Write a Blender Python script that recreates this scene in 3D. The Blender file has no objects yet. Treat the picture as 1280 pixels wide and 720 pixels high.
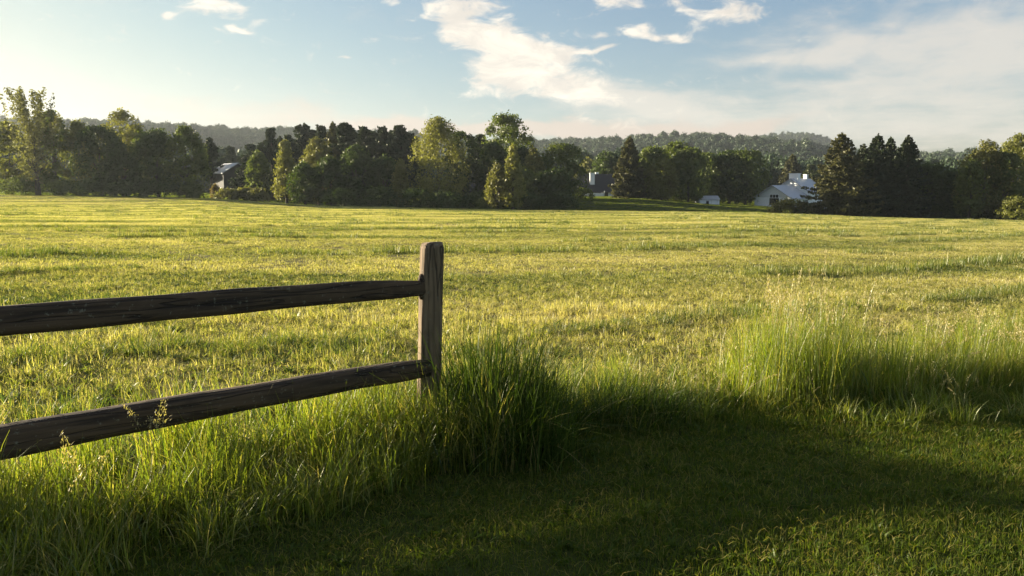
import bpy, math, random
import numpy as np
from mathutils import Vector

SEED = 11
rng = np.random.default_rng(SEED)
random.seed(SEED)
SC = bpy.context.scene
COL = SC.collection
R = math.radians

# ------------------------------------------------------------------ camera geometry
F, PITCH, EYE = 997.0, math.atan(128 / 997.0), 1.6
CP, SP = math.cos(PITCH), math.sin(PITCH)
SUN_AZ, SUN_EL = R(-71), R(10.5)          # azimuth from +y towards +x
SUN_DIR = Vector((math.sin(SUN_AZ) * math.cos(SUN_EL), math.cos(SUN_AZ) * math.cos(SUN_EL), math.sin(SUN_EL)))


def ray(px, py):
    dy = py - 360.0
    d = F * CP - dy * SP
    return (px - 640.0) / d, -(dy * CP + F * SP) / d


def uu(px):
    return (px - 640.0) / (F * CP + 128 * SP)


# ------------------------------------------------------------------ noise
_T = np.random.default_rng(5).random((256, 256))


def vnoise(x, y):
    x = np.asarray(x, float); y = np.asarray(y, float)
    xi = np.floor(x).astype(int); yi = np.floor(y).astype(int)
    fx = x - xi; fy = y - yi
    fx = fx * fx * (3 - 2 * fx); fy = fy * fy * (3 - 2 * fy)
    a = _T[xi % 256, yi % 256]; b = _T[(xi + 1) % 256, yi % 256]
    c = _T[xi % 256, (yi + 1) % 256]; d = _T[(xi + 1) % 256, (yi + 1) % 256]
    return (a * (1 - fx) + b * fx) * (1 - fy) + (c * (1 - fx) + d * fx) * fy


def fbm(x, y, o=4):
    s = 0; a = 0.5; t = 0
    for i in range(o):
        s = s + a * vnoise(np.asarray(x) * 2 ** i + 17.3 * i, np.asarray(y) * 2 ** i + 9.1 * i); t += a; a *= 0.5
    return s / t


def sstep(a, b, x):
    t = np.clip((np.asarray(x, float) - a) / (b - a), 0, 1)
    return t * t * (3 - 2 * t)


# ------------------------------------------------------------------ terrain
def _tab(rows):
    us = [uu(p) for p, _ in rows]
    ss = [ray(p, y)[1] for p, y in rows]
    return np.array(us), np.array(ss)


EDGE = _tab([(-200, 240), (0, 243.5), (250, 248), (400, 257.5), (640, 262.5), (950, 266), (1100, 272), (1280, 275.5), (1500, 279)])
BASE = _tab([(-200, 239), (0, 242), (250, 244), (350, 248), (500, 252), (640, 250), (720, 246.5), (800, 246), (900, 255), (950, 258), (1050, 263), (1280, 269), (1500, 272)])
SKY1 = _tab([(-200, 140), (0, 145), (60, 147), (130, 150), (200, 154), (260, 157), (330, 157), (420, 158), (500, 163), (560, 168), (660, 170), (720, 169), (780, 168), (830, 165), (870, 164), (910, 165), (960, 168), (1000, 173), (1060, 182), (1150, 184), (1280, 185), (1500, 186)])
SKY2 = _tab([(-200, 200), (900, 200), (950, 168), (985, 165), (1010, 165), (1030, 171), (1050, 180), (1080, 200), (1500, 200)])
YC_U, YC_V = np.array([uu(p) for p in (0, 300, 640, 950, 1280)]), np.array([114, 108, 98, 98, 104.0])


def ground_h(x, y):
    x = np.asarray(x, float); y = np.asarray(y, float)
    u = np.clip(x / np.maximum(y, 14.0), -1.0, 1.0)
    yc = np.interp(u, YC_U, YC_V)
    zc = EYE + np.interp(u, *EDGE) * yc
    zb = EYE + np.interp(u, *BASE) * 165
    t = np.clip((y - 7) / (yc - 7), 0, 1)
    z = zc * t - np.interp(u, [uu(-100), uu(150), uu(480), uu(900)], [1.0, 1.0, 0.25, 0.0]) * 4 * t ** 2 * (1 - t ** 2) * 0.85
    dip = np.interp(u, [uu(200), uu(480), uu(1280)], [0.15, 1.0, 1.0])
    k = sstep(0, 1, (y - yc) / (165 - yc))
    z = np.where(y > yc, zc + (zb - zc) * k - dip * np.sin(np.clip((y - yc) / 42.0, 0, 1) * math.pi) ** 1.0, z)
    und = (fbm(x / 9, y / 9, 2) - 0.5) * 0.10 * sstep(5, 14, y) * (1 - sstep(80, 100, y)) * 1.0
    r = np.hypot(x, y)
    az = np.where(y > 1, x / np.maximum(y, 1.0), 0)
    r1 = 900.0
    z1 = EYE + np.interp(az, *SKY1) * r1 * np.cos(np.arctan(np.clip(az, -1.2, 1.2))) - 17
    hill = z1 * sstep(300, r1, r) ** 1.1
    hill = hill + (fbm(x / 150, y / 150, 3) - 0.72) * 22 * sstep(320, 520, r) * (1 - sstep(750, 880, r))
    r2 = 1500.0
    z2 = EYE + np.interp(az, *SKY2) * r2 * np.cos(np.arctan(np.clip(az, -1.2, 1.2))) - 14
    h2 = np.where(r > 950, hill * (1 - sstep(950, 1200, r)) * 0.8 + np.maximum(z2, 10) * sstep(1050, r2, r), hill)
    h2 = np.where(r > 950, np.maximum(h2, 0), h2)
    return np.where(y > 5, np.maximum(z + und, -50) * (1 - sstep(300, 420, r)) + h2 * 1.0 * (r > 300), und)


def gh(x, y):
    return float(ground_h(np.array([x]), np.array([y]))[0])


LINE = np.array([(-9.0, -1.5), (-5.0, 1.35), (-2.6, 3.35), (-0.55, 4.78), (0.6, 5.45), (1.4, 5.75), (2.4, 5.95), (4.2, 6.4), (7.0, 7.6), (13.0, 10.6)])


def line_y(x):
    return np.interp(x, LINE[:, 0], LINE[:, 1])


# ------------------------------------------------------------------ object helpers
def tag(o, label=None, cat=None, group=None, kind=None):
    if label: o['label'] = label
    if cat: o['category'] = cat
    if group: o['group'] = group
    if kind: o['kind'] = kind
    return o


def empty(name, loc, rz=0.0):
    o = bpy.data.objects.new(name, None)
    o.empty_display_size = 0.3
    o.location = loc; o.rotation_euler = (0, 0, rz)
    COL.objects.link(o)
    return o


def link(name, me, mat=None, parent=None, loc=(0, 0, 0), rz=0.0, col=None):
    o = bpy.data.objects.new(name, me)
    o.location = loc; o.rotation_euler = (0, 0, rz)
    if mat is not None and not me.materials:
        me.materials.append(mat)
    (col or COL).objects.link(o)
    if parent is not None: o.parent = parent
    return o


def np_mesh(name, V, faces_n, idx, tint=None, smooth=False):
    """V (n,3); faces_n: verts per face (int); idx flat (m*faces_n)."""
    me = bpy.data.meshes.new(name)
    V = np.ascontiguousarray(V, dtype=np.float32)
    idx = np.ascontiguousarray(idx, dtype=np.int32).ravel()
    nf = len(idx) // faces_n
    me.vertices.add(len(V)); me.vertices.foreach_set('co', V.ravel())
    me.loops.add(len(idx)); me.loops.foreach_set('vertex_index', idx)
    me.polygons.add(nf)
    me.polygons.foreach_set('loop_start', np.arange(nf, dtype=np.int32) * faces_n)
    me.polygons.foreach_set('loop_total', np.full(nf, faces_n, dtype=np.int32))
    if smooth:
        me.polygons.foreach_set('use_smooth', np.ones(nf, dtype=bool))
    me.update(calc_edges=True)
    if tint is not None:
        a = me.attributes.new('tint', 'FLOAT', 'POINT')
        a.data.foreach_set('value', np.ascontiguousarray(tint, dtype=np.float32))
    return me


class MB:
    def __init__(self): self.v = []; self.f = []

    def add(self, vs, fs):
        b = len(self.v); self.v += [tuple(p) for p in vs]; self.f += [tuple(b + i for i in f) for f in fs]

    def box(self, x0, x1, y0, y1, z0, z1):
        self.add([(x0, y0, z0), (x1, y0, z0), (x1, y1, z0), (x0, y1, z0), (x0, y0, z1), (x1, y0, z1), (x1, y1, z1), (x0, y1, z1)],
                 [(0, 3, 2, 1), (4, 5, 6, 7), (0, 1, 5, 4), (1, 2, 6, 5), (2, 3, 7, 6), (3, 0, 4, 7)])

    def tube(self, pts, rad, n=8):
        pts = [Vector(p) for p in pts]
        rings = []
        for i, p in enumerate(pts):
            d = (pts[min(i + 1, len(pts) - 1)] - pts[max(i - 1, 0)]).normalized()
            a = d.orthogonal().normalized(); b = d.cross(a)
            r = rad[i]
            rings.append([p + (a * math.cos(2 * math.pi * k / n) + b * math.sin(2 * math.pi * k / n)) * r for k in range(n)])
        vs = [q for rg in rings for q in rg]
        fs = [(i * n + k, i * n + (k + 1) % n, (i + 1) * n + (k + 1) % n, (i + 1) * n + k) for i in range(len(pts) - 1) for k in range(n)]
        fs.append(tuple(range(n))[::-1]); fs.append(tuple((len(pts) - 1) * n + k for k in range(n)))
        self.add(vs, fs)

    def build(self, name, mat, parent=None, loc=(0, 0, 0), rz=0.0, smooth=False):
        me = bpy.data.meshes.new(name)
        me.from_pydata(self.v, [], self.f); me.update()
        if smooth:
            me.polygons.foreach_set('use_smooth', [True] * len(me.polygons))
        return link(name, me, mat, parent, loc, rz)


# ------------------------------------------------------------------ materials
def new_mat(name):
    m = bpy.data.materials.new(name); m.use_nodes = True
    nt = m.node_tree; nt.nodes.clear()
    out = nt.nodes.new('ShaderNodeOutputMaterial')
    return m, nt, out


def N(nt, typ, **kw):
    n = nt.nodes.new(typ)
    for k, v in kw.items(): setattr(n, k, v)
    return n


def ramp(nt, fac, stops):
    r = N(nt, 'ShaderNodeValToRGB')
    while len(r.color_ramp.elements) < len(stops): r.color_ramp.elements.new(0.5)
    for e, (p, c) in zip(r.color_ramp.elements, stops):
        e.position = p; e.color = (*c, 1)
    nt.links.new(fac, r.inputs['Fac'])
    return r.outputs['Color']


def math_n(nt, op, a, b=None, c=None, clamp=False):
    n = N(nt, 'ShaderNodeMath', operation=op); n.use_clamp = clamp
    for i, v in enumerate((a, b, c)):
        if v is None: continue
        if isinstance(v, (int, float)): n.inputs[i].default_value = v
        else: nt.links.new(v, n.inputs[i])
    return n.outputs[0]


def mixc(nt, fac, a, b):
    n = N(nt, 'ShaderNodeMix', data_type='RGBA')
    for s, v in ((n.inputs[0], fac), (n.inputs[6], a), (n.inputs[7], b)):
        if isinstance(v, (int, float)): s.default_value = v
        elif isinstance(v, tuple): s.default_value = (*v, 1)
        else: nt.links.new(v, s)
    return n.outputs[2]


def blade_mat(name, stops, trans=0.5, tcol=(1.5, 1.55, 0.55), gloss=0.05, patch=None, rough=0.45, bands=0.0, amp=1.0):
    """Thin leaf: diffuse + translucent + a little gloss; colour by the per-blade 'tint' value and by slow patches over the place."""
    m, nt, out = new_mat(name)
    at = N(nt, 'ShaderNodeAttribute', attribute_name='tint')
    oi = N(nt, 'ShaderNodeObjectInfo')
    f = math_n(nt, 'ADD', at.outputs['Fac'], math_n(nt, 'MULTIPLY_ADD', oi.outputs['Random'], 0.22, -0.11))
    if patch:
        geo = N(nt, 'ShaderNodeNewGeometry')
        mp = N(nt, 'ShaderNodeMapping'); mp.inputs['Rotation'].default_value = (0, 0, R(-21)); mp.inputs['Scale'].default_value = (patch * 0.22, patch, 0.01)
        nt.links.new(geo.outputs['Position'], mp.inputs['Vector'])
        no = N(nt, 'ShaderNodeTexNoise'); no.inputs['Scale'].default_value = 1.0; no.inputs['Detail'].default_value = 3
        nt.links.new(mp.outputs[0], no.inputs['Vector'])
        f = math_n(nt, 'ADD', f, math_n(nt, 'MULTIPLY_ADD', no.outputs['Fac'], 1.5 * amp, -0.75 * amp))
        if bands:
            sp = N(nt, 'ShaderNodeSeparateXYZ'); nt.links.new(geo.outputs['Position'], sp.inputs[0])
            w2 = N(nt, 'ShaderNodeTexNoise'); w2.inputs['Scale'].default_value = 0.12; nt.links.new(geo.outputs['Position'], w2.inputs['Vector'])
            xp = math_n(nt, 'MAXIMUM', sp.outputs[0], 0.0)
            vv = math_n(nt, 'SUBTRACT', math_n(nt, 'ADD', math_n(nt, 'MULTIPLY', sp.outputs[0], -0.36), math_n(nt, 'MULTIPLY', sp.outputs[1], 0.93)), math_n(nt, 'MULTIPLY', math_n(nt, 'MULTIPLY', xp, xp), 0.012))
            ph = math_n(nt, 'ADD', math_n(nt, 'MULTIPLY', vv, 2 * math.pi / 8.4), math_n(nt, 'MULTIPLY', w2.outputs['Fac'], 2.5))
            f = math_n(nt, 'ADD', f, math_n(nt, 'MULTIPLY', math_n(nt, 'SINE', ph), bands))
    col = ramp(nt, f, stops)
    dif = N(nt, 'ShaderNodeBsdfDiffuse'); nt.links.new(col, dif.inputs['Color'])
    tr = N(nt, 'ShaderNodeBsdfTranslucent')
    tc = N(nt, 'ShaderNodeMix', data_type='RGBA', blend_type='MULTIPLY'); tc.inputs[0].default_value = 1
    nt.links.new(col, tc.inputs[6]); tc.inputs[7].default_value = (*tcol, 1)
    nt.links.new(tc.outputs[2], tr.inputs['Color'])
    gl = N(nt, 'ShaderNodeBsdfGlossy'); gl.inputs['Roughness'].default_value = rough; gl.inputs['Color'].default_value = (0.8, 0.8, 0.7, 1)
    m1 = N(nt, 'ShaderNodeMixShader'); m1.inputs[0].default_value = trans
    nt.links.new(dif.outputs[0], m1.inputs[1]); nt.links.new(tr.outputs[0], m1.inputs[2])
    m2 = N(nt, 'ShaderNodeMixShader'); m2.inputs[0].default_value = gloss
    nt.links.new(m1.outputs[0], m2.inputs[1]); nt.links.new(gl.outputs[0], m2.inputs[2])
    nt.links.new(m2.outputs[0], out.inputs['Surface'])
    return m


def plain_mat(name, col, rough=0.7, var=0.15, scale=3.0, stretch=(1, 1, 1), metal=0.0, bump=0.0):
    m, nt, out = new_mat(name)
    p = N(nt, 'ShaderNodeBsdfPrincipled')
    tc = N(nt, 'ShaderNodeTexCoord')
    mp = N(nt, 'ShaderNodeMapping'); mp.inputs['Scale'].default_value = stretch
    nt.links.new(tc.outputs['Object'], mp.inputs['Vector'])
    no = N(nt, 'ShaderNodeTexNoise'); no.inputs['Scale'].default_value = scale; no.inputs['Detail'].default_value = 5
    nt.links.new(mp.outputs[0], no.inputs['Vector'])
    lo = tuple(c * (1 - var) for c in col); hi = tuple(min(1, c * (1 + var)) for c in col)
    nt.links.new(ramp(nt, no.outputs['Fac'], [(0.3, lo), (0.7, hi)]), p.inputs['Base Color'])
    p.inputs['Roughness'].default_value = rough; p.inputs['Metallic'].default_value = metal
    if bump:
        b = N(nt, 'ShaderNodeBump'); b.inputs['Strength'].default_value = bump; b.inputs['Distance'].default_value = 0.01
        nt.links.new(no.outputs['Fac'], b.inputs['Height']); nt.links.new(b.outputs[0], p.inputs['Normal'])
    nt.links.new(p.outputs[0], out.inputs['Surface'])
    return m


def wood_mat(name, col, axis, fine=1.0):
    """Weathered split wood: long grain, checks, knots and a little lichen."""
    m, nt, out = new_mat(name)
    p = N(nt, 'ShaderNodeBsdfPrincipled'); p.inputs['Roughness'].default_value = 0.9
    tc = N(nt, 'ShaderNodeTexCoord')
    st = [22.0, 22.0, 22.0]; st[axis] = 1.3
    mp = N(nt, 'ShaderNodeMapping'); mp.inputs['Scale'].default_value = st
    nt.links.new(tc.outputs['Object'], mp.inputs['Vector'])
    g = N(nt, 'ShaderNodeTexNoise'); g.inputs['Scale'].default_value = 1.6 * fine; g.inputs['Detail'].default_value = 8; g.inputs['Distortion'].default_value = 0.4
    nt.links.new(mp.outputs[0], g.inputs['Vector'])
    big = N(nt, 'ShaderNodeTexNoise'); big.inputs['Scale'].default_value = 5; big.inputs['Detail'].default_value = 4
    nt.links.new(tc.outputs['Object'], big.inputs['Vector'])
    d = tuple(c * 0.45 for c in col); l = tuple(min(1, c * 1.5) for c in col)
    c1 = ramp(nt, g.outputs['Fac'], [(0.34, d), (0.47, col), (0.68, l)])
    c2 = mixc(nt, math_n(nt, 'MULTIPLY', ramp_fac(nt, big.outputs['Fac'], 0.52, 0.7), 0.55), c1, (col[0] * 0.5, col[1] * 0.5, col[2] * 0.45))
    # long drying cracks and pale lichen flecks
    mp2 = N(nt, 'ShaderNodeMapping'); st2 = [9.0, 9.0, 9.0]; st2[axis] = 0.55; mp2.inputs['Scale'].default_value = st2
    nt.links.new(tc.outputs['Object'], mp2.inputs['Vector'])
    ck = N(nt, 'ShaderNodeTexNoise'); ck.inputs['Scale'].default_value = 1.5; ck.inputs['Detail'].default_value = 3; ck.inputs['Distortion'].default_value = 0.15
    nt.links.new(mp2.outputs[0], ck.inputs['Vector'])
    crack = math_n(nt, 'SUBTRACT', 1.0, ramp_fac(nt, math_n(nt, 'ABSOLUTE', math_n(nt, 'SUBTRACT', ck.outputs['Fac'], 0.5)), 0.004, 0.020))
    c2 = mixc(nt, math_n(nt, 'MULTIPLY', crack, 0.6), c2, (col[0] * 0.12, col[1] * 0.12, col[2] * 0.12))
    li = N(nt, 'ShaderNodeTexNoise'); li.inputs['Scale'].default_value = 38; li.inputs['Detail'].default_value = 5; li.inputs['Roughness'].default_value = 0.65
    nt.links.new(tc.outputs['Object'], li.inputs['Vector'])
    c2 = mixc(nt, math_n(nt, 'MULTIPLY', ramp_fac(nt, li.outputs['Fac'], 0.60, 0.68), 0.6), c2, (0.20, 0.20, 0.14))
    nt.links.new(c2, p.inputs['Base Color'])
    b = N(nt, 'ShaderNodeBump'); b.inputs['Strength'].default_value = 0.9; b.inputs['Distance'].default_value = 0.012
    nt.links.new(math_n(nt, 'SUBTRACT', g.outputs['Fac'], math_n(nt, 'MULTIPLY', crack, 0.8)), b.inputs['Height']); nt.links.new(b.outputs[0], p.inputs['Normal'])
    nt.links.new(p.outputs[0], out.inputs['Surface'])
    return m


def ramp_fac(nt, v, a, b):
    n = N(nt, 'ShaderNodeMapRange'); n.interpolation_type = 'SMOOTHSTEP'
    n.inputs['From Min'].default_value = a; n.inputs['From Max'].default_value = b
    nt.links.new(v, n.inputs['Value'])
    return n.outputs['Result']


def soil_mat(name, stops, scale=0.6, lawn=None):
    m, nt, out = new_mat(name)
    p = N(nt, 'ShaderNodeBsdfPrincipled'); p.inputs['Roughness'].default_value = 1.0; p.inputs['Specular IOR Level'].default_value = 0.05
    geo = N(nt, 'ShaderNodeNewGeometry')
    a = N(nt, 'ShaderNodeTexNoise'); a.inputs['Scale'].default_value = scale; a.inputs['Detail'].default_value = 8; a.inputs['Roughness'].default_value = 0.7
    nt.links.new(geo.outputs['Position'], a.inputs['Vector'])
    base = ramp(nt, a.outputs['Fac'], stops)
    if lawn:
        at = N(nt, 'ShaderNodeAttribute', attribute_name='lawn')
        base = mixc(nt, at.outputs['Fac'], base, ramp(nt, a.outputs['Fac'], lawn))
    nt.links.new(base, p.inputs['Base Color'])
    nt.links.new(p.outputs[0], out.inputs['Surface'])
    return m


M = {}
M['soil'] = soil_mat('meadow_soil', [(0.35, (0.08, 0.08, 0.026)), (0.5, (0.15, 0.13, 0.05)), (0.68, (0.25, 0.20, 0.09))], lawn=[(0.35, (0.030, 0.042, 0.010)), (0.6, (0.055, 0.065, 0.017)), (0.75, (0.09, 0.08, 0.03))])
M['hillsoil'] = soil_mat('hill_floor', [(0.4, (0.02, 0.03, 0.012)), (0.7, (0.04, 0.055, 0.02))], 0.05)
M['meadow'] = blade_mat('meadow_blades', [(0.0, (0.06, 0.10, 0.018)), (0.25, (0.21, 0.225, 0.038)), (0.55, (0.40, 0.375, 0.095)), (0.95, (0.56, 0.485, 0.23))], 0.5, tcol=(1.45, 1.45, 0.75), patch=0.35, bands=0.19)
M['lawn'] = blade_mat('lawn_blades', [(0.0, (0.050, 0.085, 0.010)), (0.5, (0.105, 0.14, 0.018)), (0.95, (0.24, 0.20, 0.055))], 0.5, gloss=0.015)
M['tall'] = blade_mat('tall_blades', [(0.0, (0.06, 0.11, 0.014)), (0.5, (0.18, 0.215, 0.028)), (0.8, (0.28, 0.265, 0.055)), (1.0, (0.42, 0.34, 0.14))], 0.58, gloss=0.05)
M['seed'] = blade_mat('seed_stems', [(0.0, (0.18, 0.19, 0.06)), (0.5, (0.38, 0.31, 0.15)), (1.0, (0.55, 0.45, 0.27))], 0.35)


def leaf(name, c, trans=0.45):
    lo = tuple(x * 0.65 for x in c); hi = tuple(min(1, x * 1.35) for x in c)
    M[name] = blade_mat(name, [(0.0, lo), (0.5, c), (1.0, hi)], trans, (1.35, 1.4, 0.6), 0.03, patch=0.02 if 'far' in name else None, amp=0.8)


leaf('leaf_dark', (0.052, 0.077, 0.017)); leaf('leaf_mid', (0.095, 0.120, 0.023)); leaf('leaf_light', (0.155, 0.160, 0.034))
leaf('leaf_yellow', (0.20, 0.195, 0.05)); leaf('leaf_pale', (0.16, 0.155, 0.06)); leaf('leaf_bush', (0.15, 0.145, 0.04))
leaf('needle_dark', (0.030, 0.044, 0.018), 0.15); leaf('needle_mid', (0.052, 0.065, 0.022), 0.2); leaf('needle_brown', (0.085, 0.082, 0.030), 0.25)
leaf('leaf_rust', (0.14, 0.10, 0.035)); leaf('wood_far', (0.042, 0.066, 0.034), 0.12); leaf('wood_far_light', (0.050, 0.074, 0.036), 0.12)
M['bark'] = plain_mat('bark', (0.07, 0.055, 0.04), 0.95, 0.4, 6, (1, 1, 0.25))
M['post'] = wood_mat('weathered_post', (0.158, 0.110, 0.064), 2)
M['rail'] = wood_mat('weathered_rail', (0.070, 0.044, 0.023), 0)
M['white'] = plain_mat('white_paint', (0.86, 0.86, 0.84), 0.6, 0.05, 4)
M['cream'] = plain_mat('grey_siding', (0.62, 0.62, 0.59), 0.8, 0.08, 5)
M['darkwall'] = plain_mat('dark_timber', (0.035, 0.03, 0.026), 0.8, 0.2, 5)
M['slate'] = plain_mat('dark_shingles', (0.035, 0.034, 0.036), 1.0, 0.3, 6)
M['metalroof'] = plain_mat('grey_metal_roof', (0.42, 0.43, 0.45), 0.45, 0.06, 2)
M['greyroof'] = plain_mat('pale_grey_roof', (0.36, 0.36, 0.36), 0.5, 0.08, 2)
M['glass'] = plain_mat('dark_glass', (0.02, 0.022, 0.026), 0.1, 0.1, 2)
M['stone'] = plain_mat('grey_stone', (0.3, 0.29, 0.27), 0.9, 0.2, 5)

# ------------------------------------------------------------------ ground and hills
def sheet(name, xs, ys, mat):
    X, Y = np.meshgrid(xs, ys)
    Z = ground_h(X, Y)
    n, m = X.shape
    V = np.stack([X, Y, Z], -1).reshape(-1, 3)
    i = np.arange(n - 1)[:, None] * m + np.arange(m - 1)[None, :]
    idx = np.stack([i, i + 1, i + m + 1, i + m], -1).reshape(-1, 4)
    me = np_mesh(name, V, 4, idx, smooth=True)
    a = me.attributes.new('lawn', 'FLOAT', 'POINT')
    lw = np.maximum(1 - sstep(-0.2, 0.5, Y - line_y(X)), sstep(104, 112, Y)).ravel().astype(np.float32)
    a.data.foreach_set('value', lw)
    return link(name, me, mat)


def spaced(lo, hi, n, p=2.2):
    t = np.linspace(-1, 1, n)
    return np.where(t < 0, -np.abs(t) ** p * abs(lo), np.abs(t) ** p * hi)


JOIN = 300.0
ys = np.concatenate([np.linspace(-60, 2, 12), np.linspace(2.5, 30, 70), np.linspace(30.8, 130, 120), np.linspace(131, JOIN, 60)])
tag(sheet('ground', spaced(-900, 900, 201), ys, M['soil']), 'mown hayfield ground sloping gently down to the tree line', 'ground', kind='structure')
tag(sheet('hills', np.linspace(-1700, 1700, 171), np.linspace(JOIN, 1700, 110), M['hillsoil']), 'long low wooded hills along the horizon', 'hills', kind='structure')

# ------------------------------------------------------------------ grass prototypes (kept out of the scene; the stuff objects below scatter them)
PROTO = {}


def proto_col(key):
    c = bpy.data.collections.new('blades_' + key); PROTO[key] = c
    return c


def ribbons(root, height, lean_dir, lean, width, seg, tint, r, tip=0.12, curl=1.8):
    """Curved tapering blades. All arrays of n; returns verts, quads, tint."""
    n = len(height)
    t = np.linspace(0, 1, seg + 1)[None, :]
    L = lean[:, None]
    hx = height[:, None] * L * t ** curl
    hz = height[:, None] * (t - 0.42 * np.clip(L, 0, 1.6) * t ** (curl + 0.6))
    cx = root[:, 0:1] + np.cos(lean_dir)[:, None] * hx
    cy = root[:, 1:2] + np.sin(lean_dir)[:, None] * hx
    cz = root[:, 2:3] + hz
    wd = lean_dir + math.pi / 2 + r.normal(0, 0.7, n)
    w = width[:, None] * 0.5 * (1 - (1 - tip) * t ** 1.6)
    ax = np.cos(wd)[:, None] * w; ay = np.sin(wd)[:, None] * w
    A = np.stack([cx - ax, cy - ay, cz], -1); B = np.stack([cx + ax, cy + ay, cz], -1)
    V = np.stack([A, B], 2).reshape(n, -1, 3)
    k = np.arange(seg)
    q = np.stack([2 * k, 2 * k + 1, 2 * k + 3, 2 * k + 2], -1)
    idx = (np.arange(n)[:, None, None] * (2 * (seg + 1)) + q[None]).reshape(-1)
    T = np.repeat(tint, 2 * (seg + 1))
    return V.reshape(-1, 3), idx, T


def join_parts(parts):
    V, I, T = [], [], []; b = 0
    for v, i, t in parts:
        V.append(v); I.append(i + b); T.append(t); b += len(v)
    return np.concatenate(V), np.concatenate(I), np.concatenate(T)


def mk_patch(key, i, size, n, hmin, hmax, wmin, wmax, seg, dry, flat, mat, leanmax=0.9, clumps=0, broad=0):
    r = np.random.default_rng(1000 + i * 37 + len(key) * 101 + n)
    if clumps:
        cc = r.uniform(-size / 2, size / 2, (clumps, 2)); ch = r.uniform(0.6, 1.25, clumps)
        k = r.integers(0, clumps, n)
        root = np.concatenate([cc[k] + r.normal(0, size * 0.07, (n, 2)), np.zeros((n, 1))], 1)
        hs = ch[k]
    else:
        root = np.concatenate([r.uniform(-size / 2, size / 2, (n, 2)), np.zeros((n, 1))], 1); hs = np.ones(n)
    h = (hmin + (hmax - hmin) * r.random(n) ** 1.5) * hs
    lean = r.random(n) ** 1.4 * leanmax
    isflat = r.random(n) < flat
    lean = np.where(isflat, 1.5, lean)
    root[:, 2] = np.where(isflat, r.uniform(0.01, 0.04, n), -0.01)
    tint = np.clip(r.normal(0.38, 0.16, n), 0, 0.75)
    tint = np.where((r.random(n) < dry) | isflat, r.uniform(0.7, 1.0, n), tint)
    V, I, T = ribbons(root, h, r.uniform(0, 2 * math.pi, n), lean, r.uniform(wmin, wmax, n), seg, tint, r)
    if broad:
        k = broad; cc = r.uniform(-size / 2, size / 2, (max(3, k // 7), 2)); q = r.integers(0, len(cc), k)
        rt = np.concatenate([cc[q] + r.normal(0, 0.012, (k, 2)), np.full((k, 1), 0.005)], 1)
        b = ribbons(rt, r.uniform(hmax * 0.35, hmax * 0.95, k), r.uniform(0, 6.283, k), r.uniform(0.5, 1.4, k), r.uniform(3.0, 5.5, k) * wmin, 4, np.clip(r.normal(0.16, 0.1, k), 0, 0.5), r, 0.25, 1.6)
        V, I, T = join_parts([(V, I, T), b])
    me = np_mesh('grass_blades', V, 4, I, T)
    link('grass_blades', me, mat, col=PROTO[key])


for key, args in {
    'near': (0.5, 300, 0.04, 0.13, 0.0035, 0.007, 3, 0.25, 0.12, M['meadow'], 0.9, 24, 50),
    'mid': (1.0, 640, 0.05, 0.13, 0.005, 0.010, 2, 0.20, 0.10, M['meadow'], 0.9, 90, 30),
    'far': (2.0, 760, 0.06, 0.13, 0.012, 0.024, 2, 0.18, 0.08, M['meadow'], 0.8, 0),
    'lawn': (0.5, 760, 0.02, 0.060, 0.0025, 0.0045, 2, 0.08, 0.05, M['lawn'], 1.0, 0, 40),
    'rough': (1.5, 420, 0.10, 0.30, 0.02, 0.04, 2, 0.10, 0.02, M['lawn'], 0.9, 40),
}.items():
    proto_col(key)
    for i in range(6): mk_patch(key, i, *args)

# tall uncut grass: clumps with long arching blades
proto_col('tall')
for i in range(7):
    r = np.random.default_rng(300 + i)
    n = 100
    root = np.concatenate([r.normal(0, 0.10, (n, 2)), np.full((n, 1), -0.02)], 1)
    h = 0.22 + 0.78 * r.random(n) ** 0.8
    h = h * np.where(r.random(n) < 0.3, 0.55, 1.0)
    ld = np.where(r.random(n) < 0.6, np.arctan2(root[:, 1], root[:, 0]) + r.normal(0, 0.6, n), r.uniform(0, 6.28, n))
    lean = np.clip(r.gamma(1.5, 0.16, n), 0, 1.3)
    tint = np.clip(r.normal(0.42, 0.17, n), 0, 0.78)
    tint = np.where(r.random(n) < 0.12, r.uniform(0.85, 1.0, n), tint)
    V, I, T = ribbons(root, h, ld, lean, r.uniform(0.005, 0.0135, n), 6, tint, r, 0.08, 2.1)
    link('grass_blades', np_mesh('grass_blades', V, 4, I, T), M['tall'], col=PROTO['tall'])

# broad-bladed tussock beside the post, its shade painted into a darker blade green
M['tussock'] = blade_mat('tussock_shade_blades', [(0.0, (0.026, 0.050, 0.008)), (0.5, (0.055, 0.088, 0.014)), (0.8, (0.10, 0.13, 0.024)), (1.0, (0.34, 0.27, 0.12))], 0.35, gloss=0.02)
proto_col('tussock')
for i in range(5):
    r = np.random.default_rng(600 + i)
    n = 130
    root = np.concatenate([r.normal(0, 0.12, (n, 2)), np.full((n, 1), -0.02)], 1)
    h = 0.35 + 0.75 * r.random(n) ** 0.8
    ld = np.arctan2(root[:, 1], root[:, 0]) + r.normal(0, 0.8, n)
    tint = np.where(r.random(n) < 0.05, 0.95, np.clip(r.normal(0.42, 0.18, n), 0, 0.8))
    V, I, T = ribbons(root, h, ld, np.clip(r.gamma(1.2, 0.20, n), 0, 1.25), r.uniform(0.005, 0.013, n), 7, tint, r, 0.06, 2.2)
    link('grass_blades', np_mesh('grass_blades', V, 4, I, T), M['tussock'], col=PROTO['tussock'])

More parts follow.
